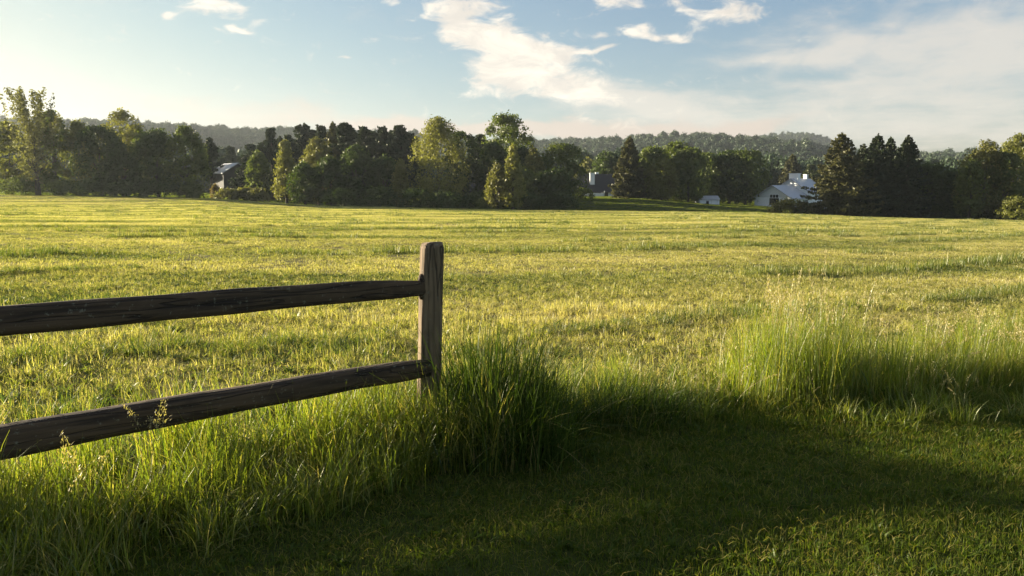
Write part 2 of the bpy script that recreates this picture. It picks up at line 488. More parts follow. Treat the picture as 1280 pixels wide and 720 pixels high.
# thin upright stems of the wispy clumps
proto_col('wisp')
for i in range(7):
    r = np.random.default_rng(500 + i)
    n = 62
    root = np.concatenate([r.normal(0, 0.11, (n, 2)), np.full((n, 1), -0.02)], 1)
    h = 0.35 + 0.7 * r.random(n) ** 0.7
    lean = np.clip(r.gamma(1.3, 0.11, n), 0, 0.9)
    tint = np.clip(r.normal(0.48, 0.2, n), 0, 1)
    V, I, T = ribbons(root, h, r.uniform(0, 6.283, n), lean, r.uniform(0.0026, 0.0065, n), 6, tint, r, 0.2, 2.2)
    link('grass_blades', np_mesh('grass_blades', V, 4, I, T), M['tall'], col=PROTO['wisp'])

# flowering stems with loose panicles
proto_col('seed')
for i in range(7):
    r = np.random.default_rng(700 + i)
    n = 4
    parts = []
    root = np.concatenate([r.normal(0, 0.07, (n, 2)), np.full((n, 1), -0.02)], 1)
    h = r.uniform(0.7, 1.0, n); ld = r.uniform(0, 6.28, n); lean = r.uniform(0.05, 0.42, n)
    parts.append(ribbons(root, h, ld, lean, np.full(n, 0.0032), 8, r.uniform(0.0, 0.6, n), r, 0.5, 2.2))
    for j in range(n):
        kk = 46
        t = r.uniform(0.74, 1.02, kk); L = lean[j]
        hx = h[j] * L * t ** 2.2; hz = h[j] * (t - 0.42 * L * t ** 2.8)
        base = np.stack([root[j, 0] + np.cos(ld[j]) * hx, root[j, 1] + np.sin(ld[j]) * hx, root[j, 2] + hz], -1)
        wide = 0.017 * (1.05 - t) / 0.3 + 0.003
        base[:, :2] += r.normal(0, 1, (kk, 2)) * wide[:, None]
        parts.append(ribbons(base, r.uniform(0.012, 0.024, kk), r.uniform(0, 6.28, kk), r.uniform(0, 0.9, kk), r.uniform(0.004, 0.007, kk), 2, np.clip(r.normal(0.6, 0.2, kk), 0, 1), r, 0.3, 1.2))
    V, I, T = join_parts(parts)
    link('grass_blades', np_mesh('grass_blades', V, 4, I, T), M['seed'], col=PROTO['seed'])


def scatter_group(col):
    ng = bpy.data.node_groups.new('scatter_' + col.name, 'GeometryNodeTree')
    ng.interface.new_socket('Geometry', in_out='INPUT', socket_type='NodeSocketGeometry')
    ng.interface.new_socket('Geometry', in_out='OUTPUT', socket_type='NodeSocketGeometry')
    gi = ng.nodes.new('NodeGroupInput'); go = ng.nodes.new('NodeGroupOutput')
    ci = ng.nodes.new('GeometryNodeCollectionInfo'); ci.inputs['Collection'].default_value = col
    ci.inputs['Separate Children'].default_value = True; ci.inputs['Reset Children'].default_value = True
    ip = ng.nodes.new('GeometryNodeInstanceOnPoints'); ip.inputs['Pick Instance'].default_value = True
    def attr(nm, dt):
        a = ng.nodes.new('GeometryNodeInputNamedAttribute'); a.data_type = dt; a.inputs['Name'].default_value = nm
        return a.outputs['Attribute']
    rot = ng.nodes.new('FunctionNodeEulerToRotation')
    L = ng.links.new
    L(attr('rot', 'FLOAT_VECTOR'), rot.inputs[0]); L(rot.outputs[0], ip.inputs['Rotation'])
    L(attr('scl', 'FLOAT_VECTOR'), ip.inputs['Scale']); L(attr('pick', 'INT'), ip.inputs['Instance Index'])
    L(gi.outputs[0], ip.inputs['Points']); L(ci.outputs[0], ip.inputs['Instance']); L(ip.outputs[0], go.inputs[0])
    return ng


def scatter(name, key, P, scl, rot=None, label=None, cat='grass'):
    n = len(P)
    me = bpy.data.meshes.new(name)
    me.vertices.add(n); me.vertices.foreach_set('co', np.ascontiguousarray(P, dtype=np.float32).ravel())
    if rot is None:
        rot = np.zeros((n, 3)); rot[:, 2] = rng.uniform(0, 6.283, n)
    for nm, typ, dat, f in (('rot', 'FLOAT_VECTOR', rot, 'vector'), ('scl', 'FLOAT_VECTOR', scl, 'vector')):
        a = me.attributes.new(nm, typ, 'POINT'); a.data.foreach_set(f, np.ascontiguousarray(dat, dtype=np.float32).ravel())
    a = me.attributes.new('pick', 'INT', 'POINT'); a.data.foreach_set('value', rng.integers(0, len(PROTO[key].objects), n).astype(np.int32))
    o = link(name, me)
    mo = o.modifiers.new('scatter', 'NODES'); mo.node_group = scatter_group(PROTO[key])
    return tag(o, label, cat, kind='stuff')


# -------- where the uncut strip runs (along the fence line and on to the right)
def rows(x, y):
    """0..1, high on the ridges the mower left standing; they run along the fence line's direction."""
    v = -x * 0.36 + y * 0.93 - 0.012 * np.maximum(x, 0) ** 2 + (fbm(x / 14, y / 14, 2) - 0.5) * 1.3
    u = x * 0.93 + y * 0.36
    ph = (v - 8.4) / 4.2
    k = np.round(ph); first = (k == 0)
    d = np.abs(ph - k) * 4.2
    far = sstep(8, 30, y)
    amp = sstep(0.40, 0.62, vnoise(u / 7 + 50, np.round(ph) * 7.7 + 3))
    amp = np.where(first, 0.45 + 0.55 * amp, amp)
    fine = vnoise(u / 1.3, v / 0.5)
    wide = 0.24 + 0.22 * vnoise(u / 4, np.round(ph) * 3.1) + 0.12 * far + 0.22 * first
    return np.exp(-(d / wide) ** 2) * (0.05 + 1.2 * amp) * (0.25 + 1.1 * fine)


def jgrid(x0, x1, y0, y1, s):
    gx, gy = np.meshgrid(np.arange(x0, x1, s), np.arange(y0, y1, s))
    P = np.stack([gx.ravel(), gy.ravel()], 1) + rng.uniform(-0.5, 0.5, (gx.size, 2)) * s
    return P


def place(P):
    return np.concatenate([P, ground_h(P[:, 0], P[:, 1])[:, None]], 1)


def field(key, y0, y1, s, label):
    P = jgrid(-0.72 * y1 - 6, 0.72 * y1 + 6, y0, y1, s)
    P = P[np.abs(P[:, 0]) < 0.72 * P[:, 1] + 6]
    u = P[:, 0] / np.maximum(P[:, 1], 14)
    P = P[P[:, 1] < np.interp(u, YC_U, YC_V) + 6]
    P = P[P[:, 1] > line_y(P[:, 0]) + 0.35]
    rr = rows(P[:, 0], P[:, 1])
    big = fbm(P[:, 0] / 5 + 31, P[:, 1] / 5, 3)
    tuft = sstep(0.60, 0.85, vnoise(P[:, 0] / 0.8 + 9, P[:, 1] / 0.6)) * (1 - sstep(40, 70, P[:, 1]))
    nearf = 1 - sstep(9, 20, P[:, 1])
    hz = (0.36 + (0.16 + 0.42 * nearf) * big) * (1 + 0.9 * rr + (0.05 + 0.95 * nearf) * tuft) * rng.uniform(0.88, 1.12, len(P))
    near_strip = np.exp(-((P[:, 1] - line_y(P[:, 0]) - 0.35) / 0.8) ** 2)
    hz = hz * (1 + 1.3 * near_strip)
    sx = rng.uniform(0.9, 1.25, len(P))
    rot = np.zeros((len(P), 3)); rot[:, 2] = rng.uniform(0, 6.283, len(P))
    return scatter('meadow_grass', key, place(P), np.stack([sx, sx, hz * 1.0], 1), rot, label)


field('near', 2.0, 15, 0.33, 'mown golden green meadow grass just beyond the rail fence')
field('mid', 15, 42, 0.7, 'mown golden green meadow grass across the middle of the field')
field('far', 42, 122, 1.35, 'mown golden green meadow grass in the far half of the field')

# uncut greener strips the mower left between its swaths
M['ridge'] = blade_mat('ridge_blades', [(0.0, (0.055, 0.09, 0.014)), (0.5, (0.125, 0.155, 0.026)), (0.95, (0.36, 0.30, 0.12))], 0.45)
for key, args in {'ridge_near': (0.4, 150, 0.09, 0.23, 0.004, 0.008, 3, 0.12, 0.02, M['ridge'], 0.8, 14, 20),
                  'ridge_mid': (0.6, 130, 0.09, 0.22, 0.009, 0.016, 2, 0.12, 0.02, M['ridge'], 0.8, 14),
                  'ridge_far': (1.0, 130, 0.08, 0.20, 0.018, 0.034, 2, 0.12, 0.02, M['ridge'], 0.8, 14)}.items():
    proto_col(key)
    for i in range(5): mk_patch(key, i, *args)
for key, y0, y1, st, thr in (('ridge_near', 5.5, 16, 0.26, 0.38), ('ridge_mid', 16, 42, 0.42, 0.46), ('ridge_far', 42, 104, 0.75, 0.5)):
    P = jgrid(-0.72 * y1 - 6, 0.72 * y1 + 6, y0, y1, st)
    P = P[(np.abs(P[:, 0]) < 0.72 * P[:, 1] + 6) & (P[:, 1] > line_y(P[:, 0]) + 0.9)]
    rr = rows(P[:, 0], P[:, 1]); k = (rr > thr) & (rng.random(len(rr)) < 0.8)
    P, rr = P[k], rr[k]
    s = rng.uniform(0.85, 1.15, len(P))
    scatter('meadow_grass', key, place(P), np.stack([s, s, s * (0.52 + 0.66 * rr)], 1), None, 'thin darker green strips of longer grass between the mown swaths')

# lawn in the foreground
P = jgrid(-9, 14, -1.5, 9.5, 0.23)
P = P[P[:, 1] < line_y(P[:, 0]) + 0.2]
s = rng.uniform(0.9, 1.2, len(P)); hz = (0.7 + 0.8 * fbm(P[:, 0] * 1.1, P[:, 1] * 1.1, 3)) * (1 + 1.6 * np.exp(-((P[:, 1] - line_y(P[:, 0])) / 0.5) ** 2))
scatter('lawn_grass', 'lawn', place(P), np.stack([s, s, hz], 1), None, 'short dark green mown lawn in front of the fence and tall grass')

# tall strip: height along x, from the photograph
HX = np.array([-9, -2.7, -1.6, -0.8, -0.35, 0.15, 0.40, 0.85, 1.0, 1.6, 1.75, 1.95, 2.6, 3.2, 4.2, 6, 13])
HV = np.array([0.62, 0.52, 0.46, 0.52, 0.58, 0.58, 0.38, 0.42, 0.22, 0.20, 0.40, 0.70, 0.80, 0.52, 0.50, 0.5, 0.5])
DX = np.array([-9, -0.9, -0.3, 0.2, 0.45, 0.8, 1.0, 1.6, 2.0, 3.0, 3.6, 13])
DV = np.array([0.65, 0.65, 0.9, 0.9, 0.45, 0.7, 0.35, 0.35, 0.75, 0.75, 0.5, 0.6])
rng = np.random.default_rng(41)
P = jgrid(-9, 13, -2, 13, 0.12)
d = P[:, 1] - line_y(P[:, 0])
wid = np.interp(P[:, 0], [-9, -1, 0.3, 1.5, 2.2, 4, 13], [0.85, 0.75, 0.65, 0.55, 0.9, 1.6, 2.4])
keep = (d > np.interp(P[:, 0], [-9, -1.6, -0.9, -0.1, 0.4, 1.0], [-1.0, -1.0, -0.75, -0.42, -0.25, -0.22])) & (d < wid) & (rng.random(len(P)) < np.interp(P[:, 0], DX, DV) * (0.05 + 1.35 * sstep(0.25, 0.75, fbm(P[:, 0] * 2.0, P[:, 1] * 2.0, 2))) * np.where(d > 0.6, 0.55, 1.0))
P = P[keep]; d = d[keep]
h = np.interp(P[:, 0], HX, HV) * rng.uniform(0.7, 1.12, len(P)) * (0.52 + 0.48 * sstep(-0.9, 0.15, d) ** 0.8) * (1 - 0.25 * sstep(0.6, 1.6, d)) * (0.75 + 0.5 * fbm(P[:, 0] * 0.9 + 7, P[:, 1] * 0.9, 2))
s = rng.uniform(0.75, 1.05, len(P))
rot = np.zeros((len(P), 3)); rot[:, 2] = rng.uniform(0, 6.283, len(P)); rot[:, 0] = rng.normal(0, 0.09, len(P)); rot[:, 1] = rng.normal(0.03, 0.09, len(P))
wsp = rng.random(len(P)) < np.interp(P[:, 0], [-9, -0.5, 0.5, 1.5, 1.9, 13], [0.25, 0.12, 0.25, 0.35, 0.42, 0.42])
for m_, key_, lab_ in ((~wsp, 'tall', 'tall uncut green grass with broad blades along the fence and on to the right'), (wsp, 'wisp', 'thin upright yellow green stems standing in the tall uncut grass')):
    scatter('tall_grass', key_, place(P[m_]), np.stack([s * 0.62 + 0.38 * h, s * 0.62 + 0.38 * h, h], 1)[m_], rot[m_], lab_)

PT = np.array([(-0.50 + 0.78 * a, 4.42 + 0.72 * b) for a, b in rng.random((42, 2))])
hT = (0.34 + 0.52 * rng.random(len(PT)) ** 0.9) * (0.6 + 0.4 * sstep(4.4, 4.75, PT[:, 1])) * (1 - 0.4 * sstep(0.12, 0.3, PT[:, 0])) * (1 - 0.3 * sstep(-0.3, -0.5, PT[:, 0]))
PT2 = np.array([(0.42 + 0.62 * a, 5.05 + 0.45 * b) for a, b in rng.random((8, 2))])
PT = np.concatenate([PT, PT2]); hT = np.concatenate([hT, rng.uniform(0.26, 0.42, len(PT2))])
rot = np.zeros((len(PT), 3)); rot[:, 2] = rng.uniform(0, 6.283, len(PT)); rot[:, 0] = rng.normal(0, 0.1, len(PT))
scatter('tall_grass', 'tussock', place(PT), np.stack([hT * 0 + 0.85, hT * 0 + 0.85, hT], 1), rot, 'arching grass tussock with shade painted into its green blades at the foot of the fence post')
PF = np.array([(-0.95 + 0.95 * a, 4.38 + 0.5 * b) for a, b in rng.random((28, 2))])
hF = rng.uniform(0.34, 0.66, len(PF)); rot = np.zeros((len(PF), 3)); rot[:, 2] = rng.uniform(0, 6.283, len(PF)); rot[:, 0] = rng.normal(0, 0.12, len(PF))
scatter('tall_grass', 'tall', place(PF), np.stack([hF * 0 + 0.8, hF * 0 + 0.8, hF], 1), rot, 'loose bright green grass blades wrapping around the foot of the fence post')
P2 = P[rng.random(len(P)) < np.interp(P[:, 0], [-9, -0.6, 0.8, 1.7, 2.2, 3.2, 4, 13], [0.05, 0.06, 0.10, 0.15, 0.30, 0.30, 0.22, 0.18])]
h2 = np.interp(P2[:, 0], HX, HV).clip(0.38) * rng.uniform(0.95, 1.45, len(P2))
rot = np.zeros((len(P2), 3)); rot[:, 2] = rng.uniform(0, 6.283, len(P2)); rot[:, 0] = rng.normal(0, 0.12, len(P2))
scatter('seed_grass', 'seed', place(P2), np.stack([h2 * 0 + 0.9, h2 * 0 + 0.9, h2], 1), rot, 'thin straw coloured flowering grass stems among the tall grass')
# scattered taller tufts just out in the field and short dry seed stems on the lawn's right edge
P3 = jgrid(0.7, 6.5, 4.0, 6.3, 0.17); P3 = P3[(P3[:, 1] < line_y(P3[:, 0]) - 0.02) & (P3[:, 1] > line_y(P3[:, 0]) - 1.0 + 0.25 * (3 - P3[:, 0]).clip(0, 2))]
P3 = P3[rng.random(len(P3)) < 0.42]; sd = rng.random(len(P3)) < 0.5
h3 = rng.uniform(0.16, 0.34, len(P3))
rot = np.zeros((len(P3), 3)); rot[:, 2] = rng.uniform(0, 6.283, len(P3)); rot[:, 0] = rng.normal(0, 0.2, len(P3))
scatter('seed_grass', 'seed', place(P3[sd]), np.stack([h3 * 0 + 0.34, h3 * 0 + 0.34, h3 * 1.35], 1)[sd], rot[sd], 'short dry seed heads at the edge of the shaded lawn on the right')
s = rng.uniform(0.5, 0.7, len(P3))
scatter('tall_grass', 'tall', place(P3), np.stack([s, s, h3 * 0.72], 1), None, 'low loose grass tufts between the lawn and the tall grass on the right')

# rough grass around the houses beyond the field
P = jgrid(-130, 150, 96, 215, 1.6)
u = P[:, 0] / P[:, 1]
P = P[(P[:, 1] > np.interp(u, YC_U, YC_V) + 5) & (np.abs(u) < 0.8)]
s = rng.uniform(0.9, 1.2, len(P))
scatter('rough_grass', 'rough', place(P), np.stack([s, s, s * 0.6], 1), None, 'shaded green grass around the houses beyond the field')

# ------------------------------------------------------------------ trees
def quads(C, size, r, nrm=None, aspect=0.6):
    n = len(C)
    a = r.normal(0, 1, (n, 3)); a /= np.linalg.norm(a, axis=1)[:, None]
    if nrm is not None:
        a = a - (a * nrm).sum(1)[:, None] * nrm * 0.75; a /= np.linalg.norm(a, axis=1)[:, None] + 1e-9
    b0 = r.normal(0, 1, (n, 3)) if nrm is None else np.cross(nrm, a) + r.normal(0, 0.35, (n, 3))
    b = b0 - (b0 * a).sum(1)[:, None] * a; b /= np.linalg.norm(b, axis=1)[:, None] + 1e-9
    s = size * r.uniform(0.65, 1.3, n)
    A = a * s[:, None]; B = b * (s * aspect)[:, None]
    V = np.stack([C - A, C - B + A * 0.15, C + A, C + B + A * 0.15], 1).reshape(-1, 3)
    return V


def unit(r, n):
    a = r.normal(0, 1, (n, 3)); return a / np.linalg.norm(a, axis=1)[:, None]


def crown_mesh(C, size, r, lobe_t, nrm=None):
    V = quads(C, size, r, nrm)
    t = np.clip(0.5 + lobe_t + r.normal(0, 0.16, len(C)), 0, 1)
    return np_mesh('crown', V, 4, np.arange(len(V)), np.repeat(t, 4))


def lobes_crown(r, W, H, z0, shape, K, per, lobe_r, leafs, flat=0.85, droop=0.0):
    """Crown of many uneven lobes packed in an envelope; shape(t)->0..1 radius over height."""
    t = r.random(K) ** 0.85
    az = r.uniform(0, 6.283, K)
    rad = np.array([shape(x) for x in t]) * W / 2
    k = np.sqrt(r.uniform(0.12, 1.0, K))
    lr = lobe_r * W * r.uniform(0.55, 1.2, K)
    pr = np.clip(rad * k - lr * 0.35, 0, None)
    cz = z0 + (H - z0) * t
    cz = np.minimum(cz, H - lr * flat * 0.85)
    ctr = np.stack([pr * np.cos(az), pr * np.sin(az), cz], -1)
    Cs, Ls, Ns = [], [], []
    for i in range(K):
        n = int(per * r.uniform(0.6, 1.3) * (lr[i] / (lobe_r * W)) ** 1.6) + 12
        dirs = unit(r, n)
        rr = (0.45 + 0.6 * r.random(n) ** 0.7) * lr[i]
        bump = 1 + 0.25 * np.sin(dirs[:, 0] * 5 + i) * np.sin(dirs[:, 2] * 6 + i * 2)
        p = ctr[i] + dirs * (rr * bump)[:, None] * np.array([1, 1, flat])
        p[:, 2] -= droop * r.random(n) ** 2 * lr[i] * 1.4
        Cs.append(p); Ls.append(np.full(n, r.normal(0, 0.10))); Ns.append(dirs)
    # loose sprigs that break the outline
    m = K * 5
    t = r.random(m); az = r.uniform(0, 6.283, m); rad = np.array([shape(x) for x in t]) * W / 2 * r.uniform(0.85, 1.12, m)
    sp = np.stack([rad * np.cos(az), rad * np.sin(az), z0 + (H * r.uniform(0.95, 1.02, m) - z0) * t], -1)
    sp = np.repeat(sp, 5, 0) + r.normal(0, leafs * 1.1, (m * 5, 3))
    Cs.append(sp); Ls.append(np.zeros(m * 5)); Ns.append(unit(r, m * 5))
    C = np.concatenate(Cs); C[:, 2] = np.maximum(C[:, 2], 0.05)
    return crown_mesh(C, leafs, r, np.concatenate(Ls), np.concatenate(Ns))


def spruce_crown(r, W, H, leafs=0.2, z0=0.25, power=0.85, dens=1.0, ragged=0.25):
    Cs, Ts = [], []
    z = z0
    while z < H - 0.25:
        f = (H - z) / (H - z0)
        L0 = W / 2 * f ** power
        nb = int(5 + 4 * f)
        a0 = r.uniform(0, 6.28)
        for b in range(nb):
            L = L0 * r.uniform(1 - 1.4 * ragged, 1 + 0.5 * ragged) + 0.12
            az = a0 + b * 6.283 / nb + r.normal(0, 0.22)
            n = int(dens * (10 + 17 * L))
            s = r.random(n) ** 0.6
            lat = r.normal(0, 0.17, n) * L * (1.15 - s)
            dz = -0.34 * L * s + 0.22 * L * s ** 3 - np.abs(r.normal(0, 0.12, n)) - 0.25 * np.abs(lat)
            x = s * L; y = lat
            p = np.stack([np.cos(az) * x - np.sin(az) * y, np.sin(az) * x + np.cos(az) * y, z + dz + r.normal(0, 0.05, n)], -1)
            Cs.append(p); Ts.append(np.full(n, r.normal(0, 0.1)))
        z += 0.30 + 0.16 * f + r.uniform(-0.05, 0.05)
    n = 26
    tip = np.stack([r.normal(0, 0.06, n), r.normal(0, 0.06, n), H - r.random(n) * 0.7], -1)
    Cs.append(tip); Ts.append(np.zeros(n))
    C = np.concatenate(Cs); C[:, 2] = np.maximum(C[:, 2], 0.05)
    return crown_mesh(C, leafs, r, np.concatenate(Ts))


def pine_crown(r, W, H, leafs=0.2, z0f=0.12):
    """White pine: irregular plates of needles on level limbs, ragged top."""
    Cs, Ts = [], []
    K = 150
    for i in range(K):
        t = r.random() ** 0.8
        z = H * (z0f + (0.97 - z0f) * t)
        rad = W / 2 * min(1.0, 0.12 + 1.1 * (1 - t) ** 0.8) * (0.75 + 0.25 * math.sin(t * 17 + W))
        d = rad * math.sqrt(r.uniform(0.05, 1.0)); az = r.uniform(0, 6.283)
        lr = W * r.uniform(0.06, 0.13) * (1.0 - 0.5 * t)
        n = int(58 * r.uniform(0.7, 1.2))
        dirs = unit(r, n); p = dirs * ((0.35 + 0.65 * r.random(n)) * lr)[:, None] * np.array([1.1, 1.1, 0.62])
        p[:, 2] += 0.25 * np.hypot(p[:, 0], p[:, 1])
        Cs.append(p + np.array([d * math.cos(az), d * math.sin(az), z])); Ts.append(np.full(n, r.normal(0, 0.1)))
    for j in range(5):
        n = 30; az = r.uniform(0, 6.28); d = r.uniform(0, W * 0.10)
        Cs.append(np.stack([d * math.cos(az) + r.normal(0, 0.13, n), d * math.sin(az) + r.normal(0, 0.13, n), H - r.random(n) * 1.1 - j * 0.22], -1)); Ts.append(np.zeros(n))
    C = np.concatenate(Cs); C[:, 2] = np.maximum(C[:, 2], 0.05)
    return crown_mesh(C, leafs, r, np.concatenate(Ts))


def poplar_crown(r, W, H, leafs):
    """Airy crown on upswept limbs with sky between them."""
    Cs, Ts = [], []
    for i in range(34):
        az = r.uniform(0, 6.283); zb = H * r.uniform(0.05, 0.62)
        L = (H - zb) * r.uniform(0.55, 1.0) if i > 7 else (H - zb)
        reach = W / 2 * r.uniform(0.3, 1.0)
        if i <= 7: reach = W / 2 * r.uniform(0.1, 0.75)
        n = int(230 * L / H) + 60
        s = r.random(n) ** 0.75
        rad = reach * s ** 0.6
        sw = 0.40 + 0.30 * np.sin(s * 3.1)
        p = np.stack([np.cos(az) * rad, np.sin(az) * rad, zb + L * s * 0.985], -1) + r.normal(0, 1, (n, 3)) * (sw * 0.62 * (1.1 - 0.55 * s))[:, None]
        p[:, 2] = np.minimum(p[:, 2], H)
        Cs.append(p); Ts.append(np.full(n, r.normal(0, 0.1)))
    C = np.concatenate(Cs); C[:, 2] = np.maximum(C[:, 2], 0.05)
    return crown_mesh(C, leafs, r, np.concatenate(Ts))


ROUND = lambda t: math.sqrt(max(0.0, 1 - (2 * (t * 0.93 + 0.07) - 1) ** 2)) ** 0.8
OVAL = lambda t: max(0.0, math.sin(math.pi * min(1, t * 0.86 + 0.14)) ** 0.62)
CONE = lambda t: max(0.05, (1 - t) ** 0.75 * min(1, 0.55 + 2.2 * t))
DOME = lambda t: math.sqrt(max(0.0, 1 - t ** 2.2))


def trunk_mb(r, H, W, conifer):
    mb = MB()
    r0 = 0.028 * H ** 0.9 + 0.03
    top = H * (0.93 if conifer else 0.7)
    pts, rad = [], []
    dx = r.normal(0, 0.02) * H; dy = r.normal(0, 0.02) * H
    for i in range(6):
        t = i / 5
        pts.append((dx * t * t, dy * t * t, -0.3 + (top + 0.3) * t)); rad.append(r0 * (1.25 if i == 0 else 1 - 0.85 * t))
    mb.tube(pts, rad, 8)
    if not conifer:
        for k in range(7):
            t = r.uniform(0.22, 0.7); az = r.uniform(0, 6.283); L = W * r.uniform(0.22, 0.38)
            b = Vector((dx * t * t, dy * t * t, t * top)); d = Vector((math.cos(az), math.sin(az), r.uniform(0.5, 1.2))).normalized()
            mb.tube([b, b + d * L * 0.5 + Vector((0, 0, 0.1 * L)), b + d * L + Vector((0, 0, 0.25 * L))], [r0 * 0.4, r0 * 0.26, r0 * 0.08], 6)
    else:
        for k in range(9):
            t = r.uniform(0.1, 0.8); az = r.uniform(0, 6.283); L = W * 0.4 * (1 - t * 0.8)
            b = Vector((dx * t * t, dy * t * t, t * top))
            mb.tube([b, b + Vector((math.cos(az) * L, math.sin(az) * L, -0.1 * L))], [r0 * 0.22, r0 * 0.06], 5)
    return mb


NAMES = {'round': 'broadleaf_tree', 'oval': 'broadleaf_tree', 'cone': 'conical_tree', 'willow': 'willow_tree', 'poplar': 'poplar_tree', 'spruce': 'spruce_tree', 'pine': 'pine_tree', 'maple': 'maple_tree'}
seed_n = [0]


def tree(px, top, wpx, Y, kind, mat, label, group='trees along the far edge of the field', z0f=0.06):
    seed_n[0] += 1
    r = np.random.default_rng(9000 + seed_n[0] * 13)
    u, s = ray(px, top)
    x = u * Y
    z = gh(x, Y)
    H = EYE + s * Y - z
    W = wpx / F * Y
    root = empty(NAMES[kind], (x, Y, z), r.uniform(0, 6.28) if kind in ('round', 'oval', 'willow') else 0.0)
    tag(root, label, 'tree', group)
    lf = 0.17 * Y / 115
    if kind in ('spruce',):
        me = spruce_crown(r, W * 1.3, H, lf * 1.15, power=0.66, dens=1.35)
    elif kind == 'pine':
        me = pine_crown(r, W * r.uniform(1.2, 1.5), H, lf * 1.15)
    elif kind == 'poplar':
        me = poplar_crown(r, W, H, lf)
    elif kind == 'cone':
        me = lobes_crown(r, W, H, 0.10 * H, CONE, 56, 120, 0.17, lf, 0.9)
    elif kind == 'willow':
        me = lobes_crown(r, W, H, 0.08 * H, OVAL, 85, 150, 0.125, lf * 0.9, 1.1, 0.9)
    elif kind == 'oval':
        me = lobes_crown(r, W, H, z0f * H + 0.3, OVAL, 64, 140, 0.14, lf)
    elif kind == 'maple':
        me = lobes_crown(r, W * 1.15, H, 0.07 * H, ROUND, 68, 140, 0.15, lf)
    else:
        me = lobes_crown(r, W, H, z0f * H + 0.3, ROUND, 64, 145, 0.14, lf)
    link('crown', me, M[mat], root)
    trunk_mb(r, H, W, kind in ('spruce', 'pine')).build('trunk', M['bark'], root, smooth=True)
    return root


def shrub(px, top, wpx, Y, mat, label, group='bushes below the trees', depth=0.8, name='shrub'):
    seed_n[0] += 1
    r = np.random.default_rng(9000 + seed_n[0] * 13)
    u, s = ray(px, top); x = u * Y; z = gh(x, Y)
    H = max(0.6, EYE + s * Y - z); W = wpx / F * Y
    me = lobes_crown(r, W, H, 0.12 * H, DOME, 26, 120, 0.16, 0.14 * Y / 115, 0.8)
    o = link(name, me, M[mat], None, (x, Y, z))
    return tag(o, label, 'bush', group)


T = tree
# left-hand group
T(8, 152, 50, 120, 'oval', 'leaf_light', 'hazy pale green broadleaf tree left of the tall airy poplar')
T(38, 110, 66, 116, 'poplar', 'leaf_pale', 'tallest airy poplar with open feathery crown at the far left')
T(63, 138, 44, 121, 'oval', 'leaf_mid', 'dim green tree tucked close behind the right side of the airy poplar')
T(96, 152, 42, 122, 'oval', 'leaf_light', 'thin hazy tree between the airy poplar and the dark rounded tree')
T(122, 158, 56, 117, 'round', 'leaf_dark', 'dark rounded tree, first dark crown right of the airy poplar')
T(152, 138, 62, 128, 'oval', 'leaf_yellow', 'yellow green tree with a pointed top rising behind two dark rounded trees')
T(150, 178, 44, 116.5, 'round', 'leaf_dark', 'low dark tree under the yellow green pointed tree')
T(194, 161, 54, 117, 'round', 'leaf_dark', 'dark rounded tree just left of the bright green tree by the gap')
T(230, 158, 54, 116, 'oval', 'leaf_mid', 'bright green leafy tree at the left side of the gap with the dark house')
T(178, 166, 40, 124, 'oval', 'leaf_mid', 'medium green tree showing between the yellow green tree and the dark tree')
T(262, 172, 34, 152, 'pine', 'needle_dark', 'dark narrow pine left of the dark house with pale roof')
T(288, 183, 36, 185, 'pine', 'needle_dark', 'dark pine directly behind the pale roof of the dark house')
T(313, 180, 40, 172, 'pine', 'needle_dark', 'dark pine just right of the pale roofed house')
T(322, 190, 30, 140, 'oval', 'leaf_mid', 'green leafy sapling in front of the dark pines right of the dark house')
T(308, 203, 36, 143, 'pine', 'needle_dark', 'short dark pine overhanging the gable of the dark house')
T(338, 160, 42, 150, 'pine', 'needle_dark', 'dark pine standing behind the pale conical tree')
T(378, 154, 46, 152, 'pine', 'needle_dark', 'dark ragged pine between the pale conical tree and the brownish pine')
T(360, 168, 40, 145, 'pine', 'needle_dark', 'shorter dark pine right behind the tip of the pale conical tree')
T(356, 176, 38, 130, 'cone', 'leaf_yellow', 'pale sunlit conical tree standing alone in front of the pines')
T(402, 156, 40, 148, 'pine', 'needle_dark', 'dark pine left of the brownish pine')
T(397, 173, 46, 133, 'oval', 'leaf_bush', 'sunlit olive tree in front of the pine wood right of the conical tree')
T(416, 152, 34, 138, 'spruce', 'needle_brown', 'brownish spruce at the highest point of the pine wood')
T(431, 153, 50, 136, 'pine', 'needle_dark', 'tall dark pine immediately right of the brownish spruce')
T(456, 158, 44, 140, 'pine', 'needle_dark', 'dark pine in the middle of the pine wood')
T(478, 157, 46, 144, 'pine', 'needle_dark', 'dark pine in the right half of the pine wood')
T(499, 156, 50, 140, 'pine', 'needle_dark', 'broad dark pine last but one on the right of the pine wood')
T(517, 170, 40, 142, 'pine', 'needle_dark', 'dark pine at the right end of the pine wood beside the big willow')
T(391, 162, 44, 158, 'pine', 'needle_dark', 'dark pine filling the gap left of the brownish spruce, behind the olive tree')
T(443, 163, 46, 158, 'spruce', 'needle_dark', 'dark spruce filling the gap behind the two tallest pines of the pine wood')
T(467, 164, 46, 160, 'pine', 'needle_dark', 'shorter dark pine filling the gap in the middle of the pine wood')
T(488, 163, 44, 158, 'spruce', 'needle_dark', 'dark spruce filling the gap at the right of the pine wood')
T(508, 164, 46, 156, 'pine', 'needle_dark', 'shorter dark pine filling the last gap before the big willow')
T(350, 170, 40, 158, 'spruce', 'needle_dark', 'dark spruce peeping out left behind the tip of the pale conical tree')
T(412, 196, 46, 124, 'oval', 'leaf_dark', 'low dark leafy tree at the foot of the brownish spruce')
T(445, 182, 52, 124, 'oval', 'leaf_dark', 'dark leafy tree in front of the middle of the pine wood')
T(380, 205, 40, 124, 'oval', 'leaf_dark', 'low dark tree right of the foot of the pale conical tree')
